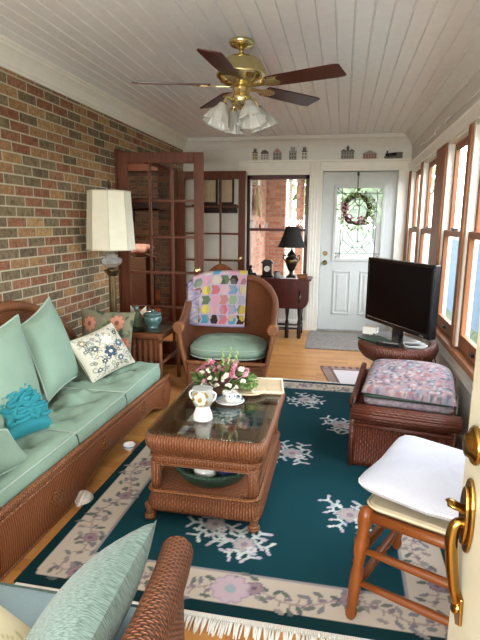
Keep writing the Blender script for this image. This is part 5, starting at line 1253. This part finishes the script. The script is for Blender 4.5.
t = thing('mantel_clock', 'small black mantel clock with pale dial on the drop-leaf table', 'clock', c)
m = MB(); m.box(c[0]-.075, c[0]+.075, c[1]-.04, c[1]+.04, gz, gz+.025); m.box(c[0]-.06, c[0]+.06, c[1]-.03, c[1]+.03, gz+.025, gz+.17); m.box(c[0]-.075, c[0]+.075, c[1]-.04, c[1]+.04, gz+.17, gz+.19); m.prism([(c[0]-.065, c[1]-.03, gz+.19), (c[0]+.065, c[1]-.03, gz+.19), (c[0]+.04, c[1]-.03, gz+.215), (c[0]-.04, c[1]-.03, gz+.215)], (0, .06, 0)); m.build('case', M['ebony'], t, bevel=.003)
m = MB(); m.tube([(c[0], c[1]-.03, gz+.105), (c[0], c[1]-.034, gz+.105)], [.036, .036], 24); dl = m.build('dial', M['china'], t)
m = MB(); m.tube([(c[0]+.038*cos(a), c[1]-.034, gz+.105+.038*sin(a)) for a in np.linspace(0, 2*PI, 26, endpoint=False)], .004, 6, closed=True); m.build('dial_ring', M['oldbrass'], dl)
m = MB(); m.obox((c[0], c[1]-.0355, gz+.115), (.0015, 0, 0), (0, .001, 0), (0, 0, .013)); m.obox((c[0]+.009, c[1]-.0355, gz+.102), (.011, 0, -.004), (0, .001, 0), (.0005, 0, .0015)); m.build('hands', M['blk'], dl)
c = (-1.08, 6.24, gz)
t = thing('cat_figurine', 'small black seated figurine at the window end of the dark table', 'figurine', c); m = MB(); m.box(c[0]-.05, c[0]+.06, c[1]-.03, c[1]+.03, gz, gz+.025); m.build('plinth', M['blk'], t, bevel=.004)
m = MB(); m.tube(smoothpts([(c[0]-.025, c[1], gz+.02), (c[0]-.03, c[1], gz+.07), (c[0]-.02, c[1], gz+.10)]), [.035]*6+[.03]*4+[.02]*3, 12); m.ball((c[0]-.022, c[1]-.006, gz+.125), .022); m.tube([(c[0]+.0, c[1]-.01, gz+.025), (c[0]+.03, c[1]-.01, gz+.03), (c[0]+.05, c[1]-.01, gz+.04)], [.026, .022, .012], 10); m.build('body', M['iron'], t)
c = (-.765, 6.20, gz)
t = thing('stone_jar', 'short grey stoneware jar between the clock and the urn lamp', 'jar', c); m = MB(); m.lathe([(0, 0), (.036, 0), (.04, .01), (.04, .065), (.034, .072), (0, .072)], c, 22); m.build('body', M['grey'], t); m = MB(); m.lathe([(0, .072), (.038, .072), (.038, .08), (0, .084)], c, 22); m.build('lid', M['bronze'], t)
c = (-.46, 6.26, gz)
t = thing('wooden_box', 'small brown keepsake box to the door side of the urn lamp', 'box', c); m = MB(); m.box(c[0]-.06, c[0]+.06, c[1]-.045, c[1]+.045, gz, gz+.035); m.build('body', M['oak'], t, bevel=.003); m = MB(); m.box(c[0]-.063, c[0]+.063, c[1]-.048, c[1]+.048, gz+.036, gz+.05); m.build('lid', M['oak'], t, bevel=.003)
t = thing('envelope', 'pale paper envelope lying at the front of the drop-leaf table', 'paper', (-.57, 6.15, gz)); m = MB(); m.obox((-.57, 6.15, gz+.002), (.07, .01, 0), (-.005, .03, 0), (0, 0, .002)); m.build('sheet', M['paper'], t)
# bottles on the window's meeting rail
for x, h, r_, mt_, lab in ((-1.165, .105, .026, M['g_jar'], 'widest pale green bottle on the window rail beside the frame'), (-1.055, .07, .013, M['bronze'], 'small brown bottle in the middle of the window rail'), (-.975, .09, .018, M['g_jar'], 'slim clear bottle on the window rail nearest the lamp')):
    c = (x, YF-.03, 1.33); t = thing('bottle', lab, 'bottle', c, 0, 'bottles on the window rail')
    m = MB(); m.lathe([(0, 0), (r_, 0), (r_*1.05, h*.1), (r_, h*.62), (r_*.45, h*.75), (r_*.42, h*.9), (r_*.3, h*.9)], c, 18); m.build('glass_body', mt_, t); m = MB(); m.lathe([(0, h*.88), (r_*.5, h*.88), (r_*.5, h), (0, h)], c, 12); m.build('stopper', M['grey'], t)

# ------------------------------------------------------------------ wreath on the front door
wc = Vector((.165, YF+.012, 1.575))
t = thing('door_wreath', 'grapevine wreath with pink and green flowers on the front door', 'wreath', (wc.x, wc.y, wc.z-.22))
m = MB()
for k in range(9):
    ph = R.uniform(0, 6.3); r0 = .155+R.uniform(-.012, .012); q = R.choice([5, 6, 7])
    m.tube([(wc.x+(r0+.016*sin(q*a+ph))*cos(a), wc.y-.03+.014*cos(q*a+ph), wc.z+(r0+.016*sin(q*a+ph))*1.1*sin(a)) for a in np.linspace(0, 2*PI, 60, endpoint=False)], .0065, 6, closed=True)
m.build('vine_ring', M['twig'], t)
m = MB(); m2 = MB()
for i in range(110):
    a = R.uniform(-.9, 2.3); rr = R.uniform(.12, .22); p = Vector((wc.x+rr*cos(a), wc.y-.05+R.uniform(-.02, .02), wc.z+rr*1.1*sin(a))); leafq(m if i % 3 else m2, p, Vector((cos(a)+R.uniform(-.8, .8), R.uniform(-.6, .1), sin(a)+R.uniform(-.8, .8))), R.uniform(.03, .055), R.uniform(.008, .014))
for i in range(40):
    a = R.uniform(2.3, 5.4); rr = R.uniform(.16, .23); p = Vector((wc.x+rr*cos(a), wc.y-.05, wc.z+rr*1.1*sin(a))); leafq(m, p, Vector((cos(a), R.uniform(-.5, .1), sin(a)+R.uniform(-.8, .8))), R.uniform(.03, .05), R.uniform(.008, .012))
m.build('green_leaves', M['leafp'], t); m2.build('dark_leaves', M['leaf'], t)
for i in range(40):
    a = R.choice([R.uniform(2.6, 4.4), R.uniform(2.6, 4.4), R.uniform(4.6, 5.9)]); rr = R.uniform(.10, .20); m = MB(); bloom(m, (wc.x+rr*cos(a), wc.y-.055, wc.z+rr*1.1*sin(a)), R.uniform(.014, .022), 7); m.build('pink_blossom', M['pink2'] if i % 2 else M['pink'], t)
m = MB(); m.box(wc.x-.008, wc.x+.008, YF+.006, YF+.009, wc.z+.16, DZ1-.03); m.build('ribbon', plain('olive_ribbon', '#8a8760', .7), t)
t = thing('wreath_hook', 'small brown hook at the top of the front door holding the ribbon', 'hook', (wc.x, YF+.02, 2.0)); m = MB(); m.box(wc.x-.012, wc.x+.012, YF+.002, YF+.03, 1.985, 2.03); m.build('plate', M['twig'], t, bevel=.004); m = MB(); m.tube(smoothpts([(wc.x, YF+.005, 2.0), (wc.x, YF-.012, 1.99), (wc.x, YF-.012, 2.01)]), .004, 6); m.build('prong', M['twig'], t)

# ------------------------------------------------------------------ miniature houses on the plate ledge
hz = 2.178
def house(x, w_, h_, bodym, roofm, style, label):
    h_ *= 1.2
    y = YF-.03; t = thing('miniature_house', label, 'figurine', (x, y, hz), 0, 'miniature buildings on the ledge')
    m = MB(); m.box(x-w_/2, x+w_/2, y-.014, y+.014, hz, hz+h_*.62); bd = m.build('facade', bodym, t, bevel=.001)
    m = MB()
    if style == 'gable': m.prism([(x-w_*.54, y-.016, hz+h_*.62), (x+w_*.54, y-.016, hz+h_*.62), (x, y-.016, hz+h_)], (0, .032, 0))
    elif style == 'arch': m.prism([(x+w_*.52*cos(a), y-.016, hz+h_*.62+h_*.38*sin(a)) for a in np.linspace(0, PI, 12)], (0, .032, 0))
    elif style == 'step': m.box(x-w_*.54, x+w_*.54, y-.017, y+.016, hz+h_*.62, hz+h_*.72); m.box(x-w_*.3, x+w_*.3, y-.015, y+.014, hz+h_*.72, hz+h_)
    elif style == 'tower': m.box(x-w_*.54, x+w_*.54, y-.016, y+.016, hz+h_*.60, hz+h_*.66); m.box(x-w_*.1, x+w_*.1, y-.015, y+.015, hz+h_*.66, hz+h_*.88); m.prism([(x-w_*.14, y-.016, hz+h_*.88), (x+w_*.14, y-.016, hz+h_*.88), (x, y-.016, hz+h_*1.1)], (0, .032, 0)); m.prism([(x-w_*.5, y-.016, hz+h_*.66), (x-w_*.12, y-.016, hz+h_*.66), (x-w_*.3, y-.016, hz+h_*.8)], (0, .03, 0)); m.prism([(x+w_*.12, y-.016, hz+h_*.66), (x+w_*.5, y-.016, hz+h_*.66), (x+w_*.3, y-.016, hz+h_*.8)], (0, .03, 0))
    m.build('roof', roofm, t)
    m = MB(); nw = max(2, int(w_/.028))
    for i in range(nw):
        xx = x-w_/2+(i+.5)*w_/nw
        for z in (.12, .38): m.box(xx-w_/nw*.25, xx+w_/nw*.25, y-.0165, y-.0135, hz+h_*z, hz+h_*(z+.16))
    m.build('windows', pd, bd)
pc, pg, pw_, pr = plain('mini_cream', '#c2b892', .7), plain('mini_grey', '#9c9a92', .7), plain('mini_white', '#d2cfc6', .7), plain('mini_rose', '#b08a82', .7)
pd = plain('mini_dark', '#5f5b55', .7)
house(-1.135, .06, .12, pc, pd, 'step', 'cream miniature shop at the brick wall end of the ledge')
house(-1.01, .095, .105, pw_, pd, 'arch', 'white arched miniature building second along the ledge over the window')
house(-.85, .105, .125, pg, pr, 'gable', 'grey and rose gabled miniature house over the middle of the window')
house(-.655, .09, .13, pg, pg, 'step', 'tall plain grey miniature building over the window')
house(-.51, .065, .125, pw_, pd, 'step', 'dark-roofed narrow miniature building by the rosette block')
house(.02, .155, .125, pg, pd, 'tower', 'miniature town hall with a small clock tower over the front door')
house(.285, .16, .085, pr, pg, 'gable', 'low wide rose-grey miniature house over the front door')
t = thing('miniature_train', 'dark miniature steam train at the window end of the door ledge', 'figurine', (.56, YF-.03, hz), 0, 'miniature buildings on the ledge')
m = MB(); m.box(.46, .67, YF-.042, YF-.02, hz, hz+.03); m.box(.60, .67, YF-.044, YF-.018, hz+.03, hz+.075); m.build('chassis', pd, t); m = MB(); m.tube([(.47, YF-.031, hz+.045), (.60, YF-.031, hz+.055)], [.016, .02], 12); m.build('boiler', M['iron'], t); m = MB(); m.cyl((.49, YF-.031, hz+.055), (.49, YF-.031, hz+.09), .007, .010); m.build('chimney', M['iron'], t)

# ------------------------------------------------------------------ floor mats by the door
t = thing('striped_rug', 'small rug with brown fringe-striped border on the parquet by the television', 'rug', (.12, 4.63, 0))
q_ = [Vector(p) for p in ((-.035, 4.33, .008), (.62, 4.36, .008), (.60, 4.96, .008), (-.155, 4.92, .008))]
n_ = 90; U, Vv = np.meshgrid(np.linspace(0, 1, n_+1), np.linspace(0, 1, n_+1), indexing='ij'); cl = np.zeros(U.shape+(3,), np.float32); cl[:] = lin('#d4cfd2')[:3]
cl[(Vv > .78)] = lin('#9a837b')[:3]; cl[(U < .13)] = lin('#8d7870')[:3]; cl[(Vv < .06)] = lin('#5b4a45')[:3]; cl[(Vv > .88) & (np.sin(U*70) > .2)] = lin('#6b4a42')[:3]; cl[(Vv > .80) & (Vv < .84)] = lin('#6b5751')[:3]; cl[(U < .14) & (U > .11)] = lin('#6b5751')[:3]
m = MB(); m.grid(lambda u, v: (q_[0]*(1-u)+q_[1]*u)*(1-v)+(q_[3]*(1-u)+q_[2]*u)*v, n_, n_, uvf=lambda u, v: (u*.7, v*.6)); m.build('woven_top', attr('striped_weave', .95, 300), t, cols=cl.reshape(-1, 3))
m = MB(); m.prism([(p.x, p.y, .0) for p in q_], (0, 0, .007)); m.build('backing', M['kraft'], t)
m = MB(); m.box(-.36, .70, 5.62, 6.57, .0, .012); tag(m.build('door_mat', plain('mat_grey', '#8f8781', .95, var=.15, scale=40, bump=.003), bevel=.004), 'flat grey mat on the floor in front of the white front door', 'mat')

# ------------------------------------------------------------------ open entry door beside the camera
d = lthing('door_4', 'cream painted entry door standing open beside the stool with brass handle', 'door', (.22, .85, 0)); d['kind'] = 'structure'
m = MB(); m.box(0, .045, -.92, 0, .01, 2.04); m.build('slab', M['cremp'], d, bevel=.003)
m = MB()
for y0, y1, z0, z1 in ((-.80, -.14, 1.15, 1.9), (-.80, -.14, .2, .78)):
    for a0, a1, b0, b1 in ((y0, y0+.03, z0, z1), (y1-.03, y1, z0, z1), (y0, y1, z1-.03, z1), (y0, y1, z0, z0+.03)): m.box(-.008, .0, a0, a1, b0, b1)
m.build('panel_moulding', M['cremp'], d, bevel=.003)
hs = M['oldbrass']; yb = -.062
m = MB(); m.tube([(0, yb, 1.065), (-.005, yb, 1.065), (-.009, yb, 1.065), (-.012, yb, 1.065), (-.018, yb, 1.065), (-.019, yb, 1.065)], [.030, .031, .027, .020, .017, .010], 26); m.build('deadbolt', hs, d)
m = MB(); pl = [(0, yb+.031*cos(a), .945+(.055 if abs(sin(a)) < 2 else 0)*sin(a)*1.15) for a in np.linspace(0, 2*PI, 28, endpoint=False)]; m.prism(pl, (-.006, 0, 0)); m.prism([(x-.006, (y-yb)*.72+yb, (z-.945)*.78+.945) for x, y, z in pl], (-.006, 0, 0)); pt_ = m.build('escutcheon', hs, d, bevel=.002)
m = MB(); m.grid(lambda u, v: (-.008-.028*u, yb+(2*v-1)*.014*(.75+.4*u)*(1-.5*max(0, u-.75)/.25), .955+.012*sin(PI*u*.6)-.004*((2*v-1)**2)), 10, 8); m.build('thumb_latch', hs, pt_, solid=.005)
m = MB(); gp = smoothpts([(-.006, yb, .925), (-.014, yb, .932), (-.021, yb, .924), (-.024, yb, .90), (-.021, yb, .865), (-.015, yb, .825), (-.01, yb, .80), (-.006, yb, .785)], 5); n_ = len(gp); m.tube(gp, [.007+.003*sin(PI*i/(n_-1)) for i in range(n_)], 14); m.build('grip', hs, d)
m = MB(); pl = [(0, yb-.017, .805), (0, yb+.017, .805), (0, yb+.021, .76), (0, yb, .745), (0, yb-.021, .76)]; m.prism(pl, (-.006, 0, 0)); m.tube([(-.006, yb, .78), (-.012, yb, .782)], [.014, .011], 14); m.build('lower_plate', hs, d, bevel=.002)

# ------------------------------------------------------------------ light
W = bpy.data.worlds.new('world'); bpy.context.scene.world = W; W.use_nodes = True
wt = W.node_tree; bg = wt.nodes['Background']
tc_ = wt.nodes.new('ShaderNodeTexCoord'); sp = wt.nodes.new('ShaderNodeSeparateXYZ'); wt.links.new(tc_.outputs['Generated'], sp.inputs[0])
rp = wt.nodes.new('ShaderNodeValToRGB'); rp.color_ramp.elements[0].position = .45; rp.color_ramp.elements[0].color = (.55, .55, .5, 1); rp.color_ramp.elements[1].position = .62; rp.color_ramp.elements[1].color = (.86, .93, 1, 1)
mp = wt.nodes.new('ShaderNodeMath'); mp.operation = 'MULTIPLY_ADD'; mp.inputs[1].default_value = .5; mp.inputs[2].default_value = .5; wt.links.new(sp.outputs[2], mp.inputs[0]); wt.links.new(mp.outputs[0], rp.inputs[0]); wt.links.new(rp.outputs[0], bg.inputs[0])
bg.inputs[1].default_value = WORLD_S
def area(name, loc, rot, sx, sy, power, col, portal=False):
    l = bpy.data.lights.new(name, 'AREA'); l.shape = 'RECTANGLE'; l.size = sx; l.size_y = sy; l.energy = power; l.color = col
    if portal: l.cycles.is_portal = True
    o = bpy.data.objects.new(name, l); C.objects.link(o); o.location = loc; o.rotation_euler = rot; return o
for a, b in units: area('window_portal', (XR+.2, (a+b)/2, (SILL+HEAD)/2), (0, PI/2, 0), HEAD-SILL, a-b, 1, (1, 1, 1), True)
area('window_portal', ((WX0+WX1)/2, YF+.25, 1.31), (-PI/2, 0, 0), WX1-WX0, WZ1-WZ0, 1, (1, 1, 1), True)
area('doorway_portal', (-.30, -1.2, 1.05), (PI/2, 0, 0), 1.3, 2.1, 1, (1, 1, 1), True)
# added unseen area light behind the camera, fills the room and ceiling
hl = area('fill_light', (-.75, -1.05, 1.3), (0, 0, 0), 1.6, .6, FILL, (1, .985, .96))
hl.rotation_euler = Vector((0, .8, .6)).to_track_quat('-Z', 'Y').to_euler()
# added unseen point light that brightens the den
pl_ = bpy.data.lights.new('den_fill', 'POINT'); pl_.energy = 140; pl_.color = (1, .88, .74); pl_.shadow_soft_size = .2; po = bpy.data.objects.new('den_fill', pl_); C.objects.link(po); po.location = (-3.6, 7.0, 2.15)
sn = bpy.data.lights.new('sun', 'SUN'); sn.energy = SUN_S; sn.angle = .02; sn.color = (1, .95, .86); so = bpy.data.objects.new('sun', sn); C.objects.link(so); so.rotation_euler = Vector(SUN_D).to_track_quat('-Z', 'Y').to_euler()
sc = bpy.context.scene
sc.view_settings.view_transform = 'Standard'; sc.view_settings.look = 'None'; sc.view_settings.gamma = 1; sc.view_settings.use_curve_mapping = False
sc.view_settings.exposure = EXPO
sc.cycles.use_denoising = True; sc.cycles.max_bounces = 10; sc.cycles.diffuse_bounces = 6; sc.cycles.transparent_max_bounces = 24; sc.cycles.caustics_reflective = False; sc.cycles.caustics_refractive = False; sc.cycles.sample_clamp_indirect = 8
